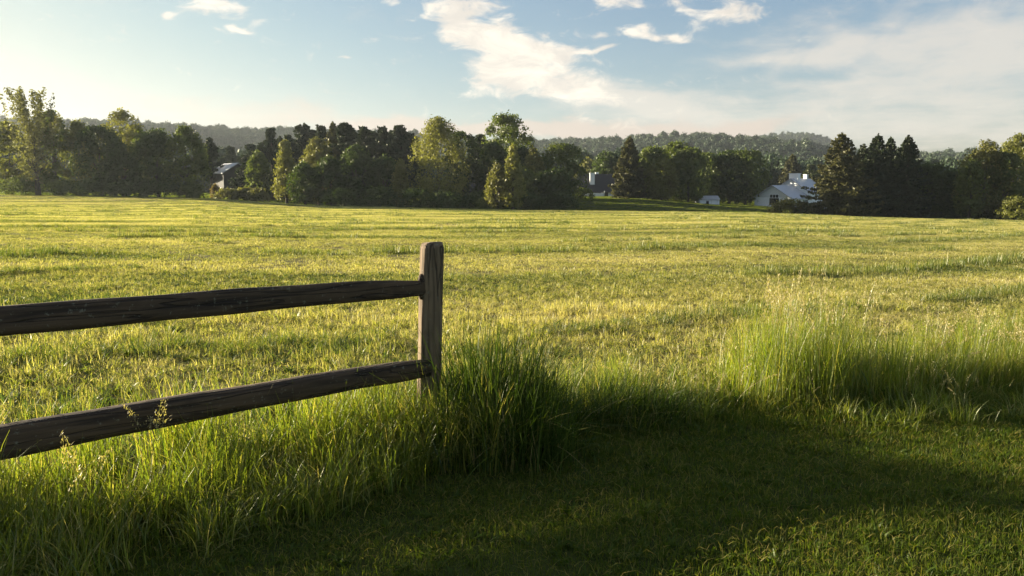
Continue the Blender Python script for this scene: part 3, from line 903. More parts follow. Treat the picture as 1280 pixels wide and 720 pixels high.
T(480, 196, 44, 126, 'round', 'leaf_dark', 'low dark rounded tree in front of the right half of the pine wood')
T(501, 200, 20, 121, 'oval', 'leaf_bush', 'small sunlit sapling left of the big pale willow')
# middle
T(548, 146, 74, 124, 'willow', 'leaf_yellow', 'big pale yellow green willow with sunlit drooping foliage')
T(578, 164, 46, 131, 'round', 'leaf_dark', 'dark tree pressed against the right side of the big willow')
T(600, 167, 40, 150, 'pine', 'needle_dark', 'dark pine behind the gap between the willow and the tall oak')
T(634, 143, 64, 136, 'round', 'leaf_mid', 'tall round green oak, highest tree in the middle of the row')
T(618, 178, 44, 130, 'oval', 'leaf_dark', 'dark tree under the left side of the tall round oak')
T(652, 184, 46, 130, 'oval', 'leaf_dark', 'dark tree under the right side of the tall round oak')
T(641, 182, 38, 112, 'cone', 'leaf_yellow', 'pale sunlit conical tree in front of the tall oak')
T(622, 206, 26, 112.5, 'oval', 'leaf_bush', 'small sunlit bushy tree at the left foot of the conical tree before the oak')
T(667, 186, 30, 126, 'oval', 'leaf_bush', 'olive tree with a slim top between the oak and the broad rounded tree')
T(655, 212, 40, 120.5, 'round', 'leaf_mid', 'low green tree at the right foot of the conical tree before the oak')
T(702, 179, 60, 128, 'round', 'leaf_mid', 'broad rounded green tree left of the house with the white chimney')
T(690, 212, 50, 122, 'round', 'leaf_dark', 'low dark tree under the broad rounded tree')
T(736, 199, 24, 230, 'oval', 'leaf_bush', 'small olive tree seen behind the white chimney')
T(760, 190, 36, 195, 'round', 'leaf_dark', 'dark rounded tree behind the dark roof of the chimneyed house')
T(787, 171, 42, 152, 'spruce', 'needle_brown', 'tall layered spruce at the right end of the chimneyed house')
HG = 'row of maples left of the white shed'
T(817, 184, 38, 154, 'maple', 'leaf_mid', 'maple with a rounded top beside the tall layered spruce', HG)
T(828, 200, 34, 151, 'maple', 'leaf_light', 'low yellowish maple in front, second from the layered spruce', HG)
T(846, 178, 38, 158, 'maple', 'leaf_mid', 'taller maple with two light tips in the middle of the maple row', HG)
T(862, 186, 40, 153, 'maple', 'leaf_mid', 'maple with a smooth round crown left of the white shed', HG)
T(880, 192, 38, 170, 'maple', 'leaf_mid', 'maple rising directly behind the white shed', HG)
T(893, 194, 26, 178, 'pine', 'needle_dark', 'narrow dark conifer poking up behind the white shed', HG)
T(914, 189, 44, 171, 'maple', 'leaf_dark', 'dark dense maple, left one of the close pair before the white house', HG)
T(934, 189, 46, 170, 'maple', 'leaf_mid', 'dense maple, right one of the close pair, nearest the white house', HG)
T(955, 207, 18, 260, 'cone', 'leaf_light', 'small pale pointed tree far behind, just left of the white house')
T(991, 193, 36, 235, 'spruce', 'needle_brown', 'brownish spruce rising behind the chimney of the white house')
T(1014, 206, 30, 215, 'pine', 'needle_mid', 'dark green conifer behind the right end of the white house')
# right-hand spruces
T(1053, 165, 86, 116, 'spruce', 'needle_brown', 'big broad spruce with a sunlit brownish left side next to the white house')
T(1080, 180, 50, 121, 'spruce', 'needle_dark', 'dark spruce hidden between the big broad spruce and the pointed one')
T(1098, 167, 54, 117, 'spruce', 'needle_dark', 'dark spruce with the sharpest tip, left of the twin tips')
T(1114, 171, 46, 121, 'spruce', 'needle_dark', 'dark spruce squeezed in the middle of the spruce group')
T(1136, 169, 62, 117, 'spruce', 'needle_dark', 'dark spruce with a leaning tip at the right of the spruce group')
T(1165, 205, 58, 119, 'round', 'leaf_dark', 'low dark rounded tree just right of the spruce group')
T(1194, 214, 50, 118, 'round', 'leaf_dark', 'lower dark tree in the dip before the mottled tree on the right')
T(1234, 176, 62, 114, 'oval', 'leaf_bush', 'mottled olive tree with light tips at the right side')
T(1216, 200, 36, 112, 'oval', 'leaf_mid', 'shorter green tree against the left side of the mottled olive tree')
T(1276, 168, 62, 118, 'oval', 'leaf_light', 'yellow green tree cut by the right edge of the photo')
T(1258, 190, 44, 113, 'round', 'leaf_mid', 'green tree between the mottled olive tree and the yellow green one')

S = shrub
S(284, 236, 34, 128, 'leaf_bush', 'left mound of the light topped bushes before the dark house')
S(305, 235, 30, 129, 'leaf_bush', 'middle mound of the light topped bushes before the dark house')
S(322, 236, 26, 127, 'leaf_bush', 'right mound of the light topped bushes before the dark house')
S(269, 231, 10, 131, 'leaf_rust', 'small orange tinged bush left of the light topped mounds')
S(22, 222, 60, 117, 'leaf_mid', 'bushy undergrowth at the foot of the airy poplar')
S(118, 224, 56, 115, 'leaf_dark', 'dark undergrowth at the foot of the first dark rounded tree on the left')
S(160, 226, 60, 115, 'leaf_dark', 'dark undergrowth below the low dark tree under the yellow green one')
S(205, 225, 60, 115, 'leaf_dark', 'dark undergrowth left of the foot of the bright green tree')
S(240, 230, 34, 115, 'leaf_mid', 'green bush at the foot of the bright green tree by the gap')
S(82, 226, 50, 116, 'leaf_mid', 'bush in the gap right of the airy poplar')
S(430, 236, 60, 120, 'leaf_dark', 'dark low bush at the foot of the pine wood on its left')
S(478, 234, 56, 119, 'leaf_dark', 'dark low bush at the foot of the pine wood on its right')
S(520, 236, 46, 117, 'leaf_dark', 'dark bush below the small sapling left of the willow')
S(556, 240, 60, 116, 'leaf_dark', 'dark bush under the big pale willow')
S(600, 240, 50, 118, 'leaf_dark', 'dark bush below the small hidden roof')
S(610, 246, 40, 115, 'leaf_mid', 'low green bush in front of the dark bush left of the conical tree')
S(660, 242, 50, 117, 'leaf_dark', 'dark bush right of the pale conical tree before the oak')
S(700, 240, 46, 118, 'leaf_dark', 'dark bush under the broad rounded tree')
S(729, 235, 24, 140, 'leaf_mid', 'rounded green bush in front of the chimneyed house')
S(985, 249, 50, 122, 'leaf_bush', 'light topped bush in front of the white house')
S(1012, 256, 34, 121, 'leaf_dark', 'dark bush at the left foot of the big broad spruce')
S(1075, 252, 60, 118.5, 'leaf_dark', 'dark undergrowth below the big broad spruce')
S(1130, 254, 66, 119.5, 'leaf_dark', 'dark undergrowth below the leaning tip spruce')
S(1185, 254, 60, 117, 'leaf_dark', 'dark undergrowth below the low rounded trees on the right')
S(1232, 256, 50, 115, 'leaf_mid', 'bush at the foot of the mottled olive tree')
S(1268, 246, 34, 106, 'leaf_light', 'pale green bush at the right edge of the photo')

# ------------------------------------------------------------------ far-off woods on the hills
proto_col('woods'); r = np.random.default_rng(77)
for i in range(8):
    H = r.uniform(9, 12); W = r.uniform(5.5, 7.5)
    if i % 5 == 4:
        me = spruce_crown(r, W * 0.9, H, 0.75, 0.5, 0.85, 0.16)
    else:
        me = lobes_crown(r, W, H, 1.0, ROUND if i % 2 else OVAL, 24, 42, 0.22, 0.48)
    link('far_crown', me, M['wood_far_light' if i % 4 == 1 else 'wood_far'], col=PROTO['woods'])
PP = []
for r0, r1, st in ((255, 420, 5.2), (420, 700, 5.4), (700, 985, 5.8), (1330, 1560, 8.0)):
    a = np.arange(-0.72, 0.72, st / ((r0 + r1) / 2)); rr_ = np.arange(r0, r1, st)
    A, Q = np.meshgrid(a, rr_); A = A.ravel() + rng.uniform(-.5, .5, A.size) * st / r1; Q = Q.ravel() + rng.uniform(-.5, .5, Q.size) * st
    PP.append(np.stack([Q * np.sin(A), Q * np.cos(A)], 1))
P = np.concatenate(PP)
P = P[P[:, 1] > 225]
s = rng.uniform(0.7, 1.25, len(P)) * (0.8 + 0.4 * fbm(P[:, 0] / 40, P[:, 1] / 40, 2))
scatter('far_woods', 'woods', place(P) - np.array([0, 0, 0.8]), np.stack([s, s, s * rng.uniform(0.85, 1.2, len(P))], 1), None, 'continuous forest covering the distant hills', 'forest')

# ------------------------------------------------------------------ houses
def gable_house(name, label, loc, rz, W, L, eave, ridge, wallm, roofm, group=None, over=0.35):
    """Gable faces local -y, ridge runs along y, origin at the middle of the front gable foot."""
    root = empty(name, loc, rz)
    tag(root, label, 'house' if 'house' in name or 'cottage' in name else 'shed', group)
    w = W / 2
    mb = MB()
    mb.add([(-w, 0, -0.5), (w, 0, -0.5), (w, 0, eave), (0, 0, ridge), (-w, 0, eave), (-w, L, -0.5), (w, L, -0.5), (w, L, eave), (0, L, ridge), (-w, L, eave)],
           [(0, 1, 2, 3, 4), (9, 8, 7, 6, 5), (1, 6, 7, 2), (5, 0, 4, 9), (2, 7, 8, 3), (4, 3, 8, 9)])
    mb.build('wall', wallm, root)
    th = 0.14; sl = (ridge - eave) / w
    mr = MB()
    for s in (-1, 1):
        xo = s * (w + over); zo = eave - over * sl
        a = [(0, -over, ridge + 0.02), (xo, -over, zo + 0.02), (xo, L + over, zo + 0.02), (0, L + over, ridge + 0.02)]
        b = [(x, y, z + th) for x, y, z in a]
        fs = [(0, 1, 2, 3), (7, 6, 5, 4), (0, 4, 5, 1), (1, 5, 6, 2), (2, 6, 7, 3)]
        if s > 0: fs = [f[::-1] for f in fs]
        mr.add(a + b, fs)
    rf = mr.build('roof', roofm, root)
    return root, rf


def window(root, x, z, w, h, y=0.0, axis='front', cols=2, fm=None):
    f = MB(); t = 0.07
    x0, x1, z0, z1 = x - w / 2, x + w / 2, z - h / 2, z + h / 2
    def bx(mb, a0, a1, d0, d1, c0, c1):
        if axis == 'front': mb.box(a0, a1, y - d1, y - d0, c0, c1)
        else: mb.box(y + d0, y + d1, a0, a1, c0, c1)
    bx(f, x0 - t, x0, -0.02, 0.07, z0 - t, z1 + t); bx(f, x1, x1 + t, -0.02, 0.07, z0 - t, z1 + t)
    bx(f, x0, x1, -0.02, 0.07, z1, z1 + t); bx(f, x0, x1, -0.02, 0.09, z0 - t, z0)
    for k in range(1, cols):
        xm = x0 + (x1 - x0) * k / cols
        bx(f, xm - 0.03, xm + 0.03, -0.02, 0.06, z0, z1)
    fo = f.build('window', fm or M['white'], root)
    p = MB(); bx(p, x0, x1, -0.02, 0.02, z0, z1); p.build('pane', M['glass'], fo)


def house_at(px, Y):
    u = uu(px); return u * Y, Y, gh(u * Y, Y)


def zz(py, Y):
    return EYE + ray(640, py)[1] * Y


# white house with metal roof, right of the maples
D = 165.0
x, y, z = house_at(966.5, D)
root, rf = gable_house('farm_house', 'white house with pale metal roofs, wide chimney and big gable window', (x, y, z), R(-46), 8.1, 8.6, zz(247.3, D) - z, zz(232.5, D) - z, M['white'], M['metalroof'], over=0.45)
ev, rg = zz(247.3, D) - z, zz(232.5, D) - z
cl = MB(); cl.add([(-3.9, -0.05, ev + 0.1), (3.9, -0.05, ev + 0.1), (0.1, -0.05, rg - 0.16), (-0.1, -0.05, rg - 0.16), (-3.9, 0, ev + 0.1), (3.9, 0, ev + 0.1), (0.1, 0, rg - 0.16), (-0.1, 0, rg - 0.16)],
                  [(0, 1, 2, 3), (0, 4, 5, 1), (1, 5, 6, 2), (3, 2, 6, 7), (0, 3, 7, 4)])
cl.build('gable_siding', M['cream'], root)
window(root, 0.35, zz(245.2, D) - z, 1.9, 0.62, -0.06, cols=3)
window(root, 0.35, zz(252, D) - z, 1.9, 1.25, 0.0, cols=2, fm=M['darkwall'])
window(root, 3.2, zz(253, D) - z, 1.5, 0.9, 4.05, 'side', 3); window(root, 6.4, zz(253, D) - z, 1.5, 0.9, 4.05, 'side', 3)
D2 = 171.0
# rear wing
u2, s2 = uu(988.5), 0
wx = u2 * D2; dxl, dyl = wx - x, D2 - y
ca, sa = math.cos(-R(-46)), math.sin(-R(-46))
lx, ly = ca * dxl - sa * dyl, sa * dxl + ca * dyl
rz2 = zz(224, D2) - z; ez2 = zz(240, D2) - z
w2 = 4.2; L2 = 8.5
mb = MB(); mb.add([(lx - w2, ly, -0.5), (lx + w2, ly, -0.5), (lx + w2, ly, ez2), (lx, ly, rz2), (lx - w2, ly, ez2), (lx - w2, ly + L2, -0.5), (lx + w2, ly + L2, -0.5), (lx + w2, ly + L2, ez2), (lx, ly + L2, rz2), (lx - w2, ly + L2, ez2)],
                  [(0, 1, 2, 3, 4), (9, 8, 7, 6, 5), (1, 6, 7, 2), (5, 0, 4, 9), (2, 7, 8, 3), (4, 3, 8, 9)])
mb.build('wall', M['white'], root)
mr = MB()
for s in (-1, 1):
    xo = lx + s * (w2 + 0.4); zo = ez2 - 0.4 * (rz2 - ez2) / w2
    a = [(lx, ly - 0.4, rz2 + 0.03), (xo, ly - 0.4, zo + 0.03), (xo, ly + L2 + 0.4, zo + 0.03), (lx, ly + L2 + 0.4, rz2 + 0.03)]
    b = [(p[0], p[1], p[2] + 0.14) for p in a]
    fs = [(0, 1, 2, 3), (7, 6, 5, 4), (0, 4, 5, 1), (1, 5, 6, 2), (2, 6, 7, 3)]
    mr.add(a + b, [f[::-1] for f in fs] if s > 0 else fs)
rf2 = mr.build('roof', M['metalroof'], root)
ch = MB(); ch.box(lx - 1.1, lx + 0.9, ly + 1.2, ly + 2.4, rz2 - 0.9, rz2 + 1.15); ch.box(lx - 1.2, lx + 1.0, ly + 1.1, ly + 2.5, rz2 + 1.15, rz2 + 1.25); ch.build('chimney', M['white'], rf2)
ch = MB(); ch.box(lx - 0.35, lx + 0.4, ly + 6.2, ly + 7.0, rz2 - 0.5, rz2 + 1.0); ch.box(lx - 0.42, lx + 0.47, ly + 6.13, ly + 7.07, rz2 + 1.0, rz2 + 1.08); ch.build('chimney', M['white'], rf2)

# house with dark roof and white chimney, behind the layered spruce: long side faces the field
D = 172.0
x, y, z = house_at(757, D)
Lh = 11.0; hw = 3.6
ev, rg = zz(238.5, D) - z, zz(218.5, D + 3.6) - z
root = empty('chimney_house', (x, y, z), 0.0)
tag(root, 'low white house with steep dark roof and tall white chimney', 'house')
mb = MB(); l = Lh / 2
mb.add([(-l, 0, -.5), (l, 0, -.5), (l, 0, ev), (-l, 0, ev), (-l, 2 * hw, -.5), (l, 2 * hw, -.5), (l, 2 * hw, ev), (-l, 2 * hw, ev), (-l, hw, rg), (l, hw, rg)],
       [(0, 1, 2, 3), (5, 4, 7, 6), (1, 5, 6, 9, 2), (4, 0, 3, 8, 7), (3, 2, 9, 8), (6, 7, 8, 9)])
mb.build('wall', M['white'], root)
mr = MB(); sl = (rg - ev) / hw
for s in (-1, 1):
    y0 = hw + s * (hw + 0.4); z0 = ev - 0.4 * sl
    a = [(-l - .3, hw, rg + .02), (-l - .3, y0, z0 + .02), (l + .3, y0, z0 + .02), (l + .3, hw, rg + .02)]
    b = [(p[0], p[1], p[2] + .15) for p in a]
    fs = [(0, 1, 2, 3), (7, 6, 5, 4), (0, 4, 5, 1), (1, 5, 6, 2), (2, 6, 7, 3)]
    mr.add(a + b, fs if s < 0 else [f[::-1] for f in fs])
rf = mr.build('roof', M['slate'], root)
cx = uu(741) * D - x
ch = MB(); ch.box(cx - .5, cx + .5, 1.2, 2.1, ev + 0.6, zz(216.8, D) - z); ch.box(cx - .56, cx + .56, 1.14, 2.16, zz(216.8, D) - z, zz(216, D) - z); ch.build('chimney', M['white'], rf)
cx = uu(749) * D - x
ch = MB(); ch.box(cx - .35, cx + .35, 4.4, 5.2, rg - 1.0, rg + 0.5); ch.box(cx - .4, cx + .4, 4.35, 5.25, rg + .5, rg + .58); ch.build('chimney', M['white'], rf)
window(root, uu(745) * D - x, ev * 0.55, 2.2, ev * 0.5, 0.0, cols=3)
window(root, uu(768) * D - x, ev * 0.55, 1.0, ev * 0.5, 0.0, cols=2)
dr = MB(); dx_ = uu(757.5) * D - x; dr.box(dx_ - .45, dx_ + .45, -.05, 0.02, -0.1, ev * .85); dr.build('door', M['darkwall'], root)
pt = MB(); px0, px1 = uu(737) * D - x, uu(755) * D - x
pt.box(px0, px1, -1.6, -1.5, 0.0, 0.75); pt.box(px0, px0 + .12, -1.6, -1.48, 0, ev); pt.box(px1 - .12, px1, -1.6, -1.48, 0, ev)
pt.build('porch_rail', M['white'], root)

# shed
D = 152.0
x, y, z = house_at(887.3, D)
w = 26.0 / F * D / 2; ev, rg = zz(249.5, D) - z, zz(245.2, D) - z
root = empty('garden_shed', (x, y, z), R(6))
tag(root, 'small white garden shed with grey roof on the shaded grass', 'shed')
mb = MB(); dp = 2.4
mb.add([(-w, 0, -.4), (w, 0, -.4), (w, 0, ev), (-w, 0, ev), (-w, dp, -.4), (w, dp, -.4), (w, dp, ev), (-w, dp, ev), (-w, dp / 2, rg), (w, dp / 2, rg)],
       [(0, 1, 2, 3), (5, 4, 7, 6), (1, 5, 6, 9, 2), (4, 0, 3, 8, 7), (3, 2, 9, 8), (6, 7, 8, 9)])
mb.build('wall', M['white'], root)
mr = MB(); sl = (rg - ev) / (dp / 2)
for s in (-1, 1):
    y0 = dp / 2 + s * (dp / 2 + .15); z0 = ev - .15 * sl
    a = [(-w - .12, dp / 2, rg + .02), (-w - .12, y0, z0 + .02), (w + .12, y0, z0 + .02), (w + .12, dp / 2, rg + .02)]
    b = [(p[0], p[1], p[2] + .07) for p in a]
    fs = [(0, 1, 2, 3), (7, 6, 5, 4), (0, 4, 5, 1), (1, 5, 6, 2), (2, 6, 7, 3)]
    mr.add(a + b, fs if s < 0 else [f[::-1] for f in fs])
mr.build('roof', M['greyroof'], root)
dr = MB(); dr.box(-.62, -.10, -.04, .02, 0.0, ev * .72); dr.build('door', M['slate'], root)
for px_ in (-w + .05, 0.35, w - .45):
    tr = MB(); tr.box(px_, px_ + .07, -.03, .02, -.1, ev - 0.02); tr.build('trim', M['cream'], root)

# dark house with pale roof in the gap on the left
D = 150.0
x, y, z = house_at(298.5, D)
root, rf = gable_house('timber_house', 'dark timber house with pale grey roof in the gap between trees', (x, y, z), R(40), 5.6, 6.6, zz(216, D) - z, zz(204.5, D) - z, M['darkwall'], M['greyroof'])
window(root, -1.2, (zz(228, D) - z), 0.8, 0.9, 0.0, cols=2, fm=M['darkwall'])
dr = MB(); dr.box(-2.86, -2.78, 1.3, 2.1, 0.2, 1.9); dr.build('door', M['cream'], root)

# small half-hidden roof in the bushes
D = 140.0
x, y, z = house_at(601, D)
root, rf = gable_house('hidden_cottage', 'small brown roofed cottage almost hidden in the dark bushes', (x, y, z), R(20), 3.4, 4.0, zz(238, D) - z, zz(230, D) - z, M['darkwall'], M['slate'])
ch = MB(); ch.box(0.15, 0.45, 0.8, 1.1, zz(231, D) - z - .4, zz(227.6, D) - z); ch.build('chimney', M['white'], rf)

# ------------------------------------------------------------------ the fence
PA = Vector((-0.538, 4.86)); PB = Vector((-2.92, 3.17))
fdir = (PB - PA); flen = fdir.length; fdir.normalize()
fa = math.atan2(fdir.y, fdir.x)
fence = empty('rail_fence', (PA.x, PA.y, 0.0), 0.0)
tag(fence, 'weathered two rail wooden fence ending at a squared post in tall grass', 'fence')


def post_mesh(seed, h, rz, lean):
    r = np.random.default_rng(seed)
    n, m = 40, 46
    vs, fs = [], []
    for i in range(m):
        t = i / (m - 1); zc = -0.35 + (h + 0.35) * t
        k = 1.0
        if zc > h - 0.022: k = 1 - 0.16 * ((zc - (h - 0.022)) / 0.022) ** 2
        for j in range(n):
            a = 2 * math.pi * j / n
            c, s_ = math.cos(a), math.sin(a)
            e = 8
            rad = (abs(c) ** e + abs(s_) ** e) ** (-1 / e)
            bump = 0.0022 * math.sin(j * 1.7 + 3 * math.sin(zc * 2)) + 0.003 * math.sin(zc * 5 + j * 0.16)
            X, Y_ = (0.066 * rad + bump) * c * k, (0.060 * rad + bump) * s_ * k
            cr, sr = math.cos(rz), math.sin(rz)
            vs.append((X * cr - Y_ * sr + lean[0] * zc, X * sr + Y_ * cr + lean[1] * zc, zc + (0.004 * c if i == m - 1 else 0)))
    for i in range(m - 1):
        for j in range(n):
            fs.append((i * n + j, i * n + (j + 1) % n, (i + 1) * n + (j + 1) % n, (i + 1) * n + j))
    vs.append((lean[0] * h, lean[1] * h, h + 0.006)); c = len(vs) - 1
    for j in range(n): fs.append(((m - 1) * n + j, (m - 1) * n + (j + 1) % n, c))
    mb = MB(); mb.add(vs, fs)
    return mb


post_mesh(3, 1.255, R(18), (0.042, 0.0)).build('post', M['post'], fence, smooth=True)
mo_ = MB()  # dark solid standing in for the shaded hollow of the mortise
mo_.tube([(-0.045 + 0.036 * .97, -0.058, 0.915), (-0.045 + 0.036 * .97, -0.060, 0.93), (-0.045 + 0.036 * .98, -0.060, 1.035), (-0.045 + 0.036, -0.058, 1.06), (-0.045 + 0.036, -0.056, 1.070)], [0.012, 0.022, 0.024, 0.017, 0.006], 14)
mo_.build('mortise_shade', M['rail'], fence, smooth=True)
post_mesh(4, 1.24, R(30), (-0.01, 0.01)).build('post', M['post'], fence, (PB.x - PA.x, PB.y - PA.y, 0.0), smooth=True)


def rail_mesh(seed, z0, z1, h0, h1, th):
    """Along local +x from the near post (x=0) to the far one; tapered tongue at each end."""
    r = np.random.default_rng(seed)
    n, m = 24, 110
    ph = r.uniform(0, 6, 6)
    x0, x1 = 0.005, flen + 0.045
    vs, fs = [], []
    for i in range(m):
        t = i / (m - 1); x = x0 + (x1 - x0) * t
        e = min(x - x0, x1 - x)
        tap = 0.86 + 0.14 * float(sstep(0.03, 0.26, e))
        tapw = 0.6 + 0.4 * float(sstep(0.02, 0.22, e))
        hh = (h0 + (h1 - h0) * t) * (1 + 0.03 * math.sin(x * 3.1 + ph[0]) + 0.03 * math.sin(x * 9 + ph[1])) * tap
        ww = th * (1 + 0.07 * math.sin(x * 2.3 + ph[2])) * tapw
        zc = z0 + (z1 - z0) * t + 0.004 * math.sin(x * 1.9 + ph[3]); yc = 0.012 * math.sin(x * 1.4 + ph[4]) + 0.052 * (1 - float(sstep(0.0, 0.5, x)))
        tw = 0.10 * math.sin(x * 0.9 + ph[5])
        for j in range(n):
            a = 2 * math.pi * j / n; c, s_ = math.cos(a), math.sin(a)
            p = 3.2; rad = (abs(c) ** p + abs(s_) ** p) ** (-1 / p)
            rad *= 1 + 0.05 * math.sin(a * 3 + ph[1]) + 0.016 * math.sin(a * 7 + x * 2.0 + ph[0]) + r.normal(0, 0.006)
            Y_ = c * rad * ww / 2; Z_ = s_ * rad * hh / 2
            vs.append((x, Y_ * math.cos(tw) - Z_ * math.sin(tw) + yc, Y_ * math.sin(tw) + Z_ * math.cos(tw) + zc))
    for i in range(m - 1):
        for j in range(n):
            fs.append((i * n + j, i * n + (j + 1) % n, (i + 1) * n + (j + 1) % n, (i + 1) * n + j))
    fs.append(tuple(range(n))[::-1]); fs.append(tuple((m - 1) * n + j for j in range(n)))
    mb = MB(); mb.add(vs, fs)
    return mb


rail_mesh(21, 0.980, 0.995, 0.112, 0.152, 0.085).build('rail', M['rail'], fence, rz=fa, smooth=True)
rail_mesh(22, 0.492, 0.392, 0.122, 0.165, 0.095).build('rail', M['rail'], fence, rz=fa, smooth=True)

# the next span of the same fence, running on to the left
post_mesh(5, 1.25, R(22), (0.0, -0.008)).build('post', M['post'], fence, (2 * (PB.x - PA.x), 2 * (PB.y - PA.y), 0.0), smooth=True)
sh = (PB.x - PA.x, PB.y - PA.y, 0.0)
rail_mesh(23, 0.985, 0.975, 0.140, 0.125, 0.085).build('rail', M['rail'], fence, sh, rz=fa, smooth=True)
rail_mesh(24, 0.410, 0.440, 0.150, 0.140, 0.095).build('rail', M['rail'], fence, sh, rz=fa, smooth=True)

# ------------------------------------------------------------------ haze
hz = MB(); hz.box(-1900, 1900, -90, 1750, -14, 150)
hm, nt, out = new_mat('haze_air')
pv = N(nt, 'ShaderNodeVolumePrincipled')
pv.inputs['Color'].default_value = (0.86, 0.93, 1.0, 1); pv.inputs['Density'].default_value = 0.00014; pv.inputs['Anisotropy'].default_value = 0.35
nt.links.new(pv.outputs[0], out.inputs['Volume'])
tag(hz.build('haze', hm), 'thin warm morning haze over the far hills', 'haze', kind='stuff')

# ------------------------------------------------------------------ sky
world = bpy.data.worlds.new('World'); SC.world = world; world.use_nodes = True
nt = world.node_tree; nt.nodes.clear()
wo = N(nt, 'ShaderNodeOutputWorld'); bg = N(nt, 'ShaderNodeBackground')
sky = N(nt, 'ShaderNodeTexSky', sky_type='NISHITA')
sky.sun_disc = False; sky.sun_elevation = SUN_EL; sky.sun_rotation = SUN_AZ
sky.altitude = 150; sky.air_density = 1.0; sky.dust_density = 1.3; sky.ozone_density = 2.5
tc = N(nt, 'ShaderNodeTexCoord'); sx = N(nt, 'ShaderNodeSeparateXYZ')
nt.links.new(tc.outputs['Generated'], sx.inputs[0])
X, Y_, Z = sx.outputs
MN = lambda op, a, b=None, c=None, clamp=False: math_n(nt, op, a, b, c, clamp)
hyp = MN('SQRT', MN('ADD', MN('MULTIPLY', X, X), MN('MULTIPLY', Y_, Y_)))
az = MN('ARCTAN2', X, Y_)
el = MN('ARCTAN2', Z, hyp)
zc = MN('ADD', MN('MAXIMUM', Z, 0.0), 0.07)
cv = N(nt, 'ShaderNodeCombineXYZ')
nt.links.new(MN('DIVIDE', X, zc), cv.inputs[0]); nt.links.new(MN('DIVIDE', Y_, zc), cv.inputs[1])


def noise(scale, detail, rough=0.55, dist=0.0, vec=None, off=0.0):
    mp = N(nt, 'ShaderNodeMapping'); mp.inputs['Location'].default_value = (off, off * 0.7, 0)
    nt.links.new(vec or cv.outputs[0], mp.inputs['Vector'])
    n = N(nt, 'ShaderNodeTexNoise'); n.inputs['Scale'].default_value = scale; n.inputs['Detail'].default_value = detail
    n.inputs['Roughness'].default_value = rough; n.inputs['Distortion'].default_value = dist
    nt.links.new(mp.outputs[0], n.inputs['Vector'])
    return n.outputs['Fac']


wav = N(nt, 'ShaderNodeCombineXYZ')
nt.links.new(MN('MULTIPLY', az, 1.0), wav.inputs[0]); nt.links.new(MN('MULTIPLY', el, 2.2), wav.inputs[1])
wx = MN('MULTIPLY_ADD', noise(9, 4, vec=wav.outputs[0], off=3.0), 0.09, -0.045)
wy = MN('MULTIPLY_ADD', noise(9, 4, vec=wav.outputs[0], off=8.0), 0.045, -0.0225)
azw = MN('ADD', az, wx); elw = MN('ADD', el, wy)


def blob(px, py, rx, ry, rot=0.0, amp=1.0, warp=True):
    """Soft elliptical cloud mass at a compass direction."""
    u, s = ray(px, py)
    a0 = math.atan(u); e0 = math.atan(s * math.cos(a0))
    A = azw if warp else az; E = elw if warp else el
    dx = MN('SUBTRACT', A, a0); dy = MN('SUBTRACT', E, e0)
    c, s_ = math.cos(rot), math.sin(rot)
    p = MN('ADD', MN('MULTIPLY', dx, c * F / rx), MN('MULTIPLY', dy, s_ * F / rx))
    q = MN('ADD', MN('MULTIPLY', dx, -s_ * F / ry), MN('MULTIPLY', dy, c * F / ry))
    g = MN('EXPONENT', MN('MULTIPLY', MN('ADD', MN('MULTIPLY', p, p), MN('MULTIPLY', q, q)), -1.0))
    return MN('MULTIPLY', g, amp) if amp != 1.0 else g


def total(bs):
    t = bs[0]
    for b in bs[1:]: t = MN('ADD', t, b)
    return t


def smooth(v, a, b):
    return ramp_fac(nt, v, a, b)


n1 = noise(1.1, 9, 0.6, 0.5)
n2 = noise(3.2, 8, 0.62, 0.3, off=5.0)
nn = MN('ADD', MN('MULTIPLY', n1, 0.55), MN('MULTIPLY', n2, 0.45))
fine = noise(26, 7, 0.62, 0.6, vec=wav.outputs[0], off=2.0)
fine2 = noise(15, 8, 0.65, 0.8, vec=wav.outputs[0], off=6.0)
# crisp cumulus and the fanned cloud in the middle
crisp = total([blob(575, 30, 60, 24, -0.6), blob(640, 62, 75, 34, -0.45), blob(612, 96, 26, 30, -0.7, 0.8), blob(700, 100, 85, 26, -0.35, 0.95), blob(690, 55, 40, 16, -0.2, 0.6),
               blob(275, 8, 40, 11, -0.1), blob(303, 36, 20, 4, -0.1), blob(205, 22, 10, 4), blob(436, 77, 13, 3, -0.1, 0.9), blob(276, 40, 12, 3, 0, .8),
               blob(790, 38, 30, 11, -0.15), blob(776, 3, 32, 9), blob(912, 14, 42, 17), blob(852, 8, 14, 6), blob(743, 46, 12, 5, 0, .8), blob(745, 67, 26, 3, 0.2, 0.7), blob(848, 48, 10, 4, 0, .8), blob(830, 53, 9, 4, 0, .7), blob(485, 3, 12, 5, 0, .9)])
crispd = smooth(MN('ADD', MN('MULTIPLY', crisp, 0.72), MN('MULTIPLY', MN('SUBTRACT', fine, 0.5), 2.2)), 0.17, 0.86)
# soft veils to the right and low down
soft = total([blob(770, 120, 120, 20, -0.25, 1.0), blob(880, 140, 180, 30, 0, 0.7), blob(1210, 40, 170, 42, 0, 1.0), blob(1000, 66, 100, 16, 0.05, 0.75), blob(1110, 105, 120, 24, 0.15, 0.6), blob(1240, 125, 120, 26, 0.1, 0.6), blob(1000, 172, 300, 22, 0, 0.5), blob(1280, 170, 160, 22, 0, 0.5), blob(1440, 60, 150, 90, 0, 0.7)])
softd = MN('MULTIPLY', smooth(MN('ADD', MN('MULTIPLY', soft, 0.72), MN('MULTIPLY', MN('SUBTRACT', MN('ADD', MN('MULTIPLY', nn, 0.6), MN('MULTIPLY', fine2, 0.4)), 0.5), 2.7)), 0.08, 1.0), 0.72)
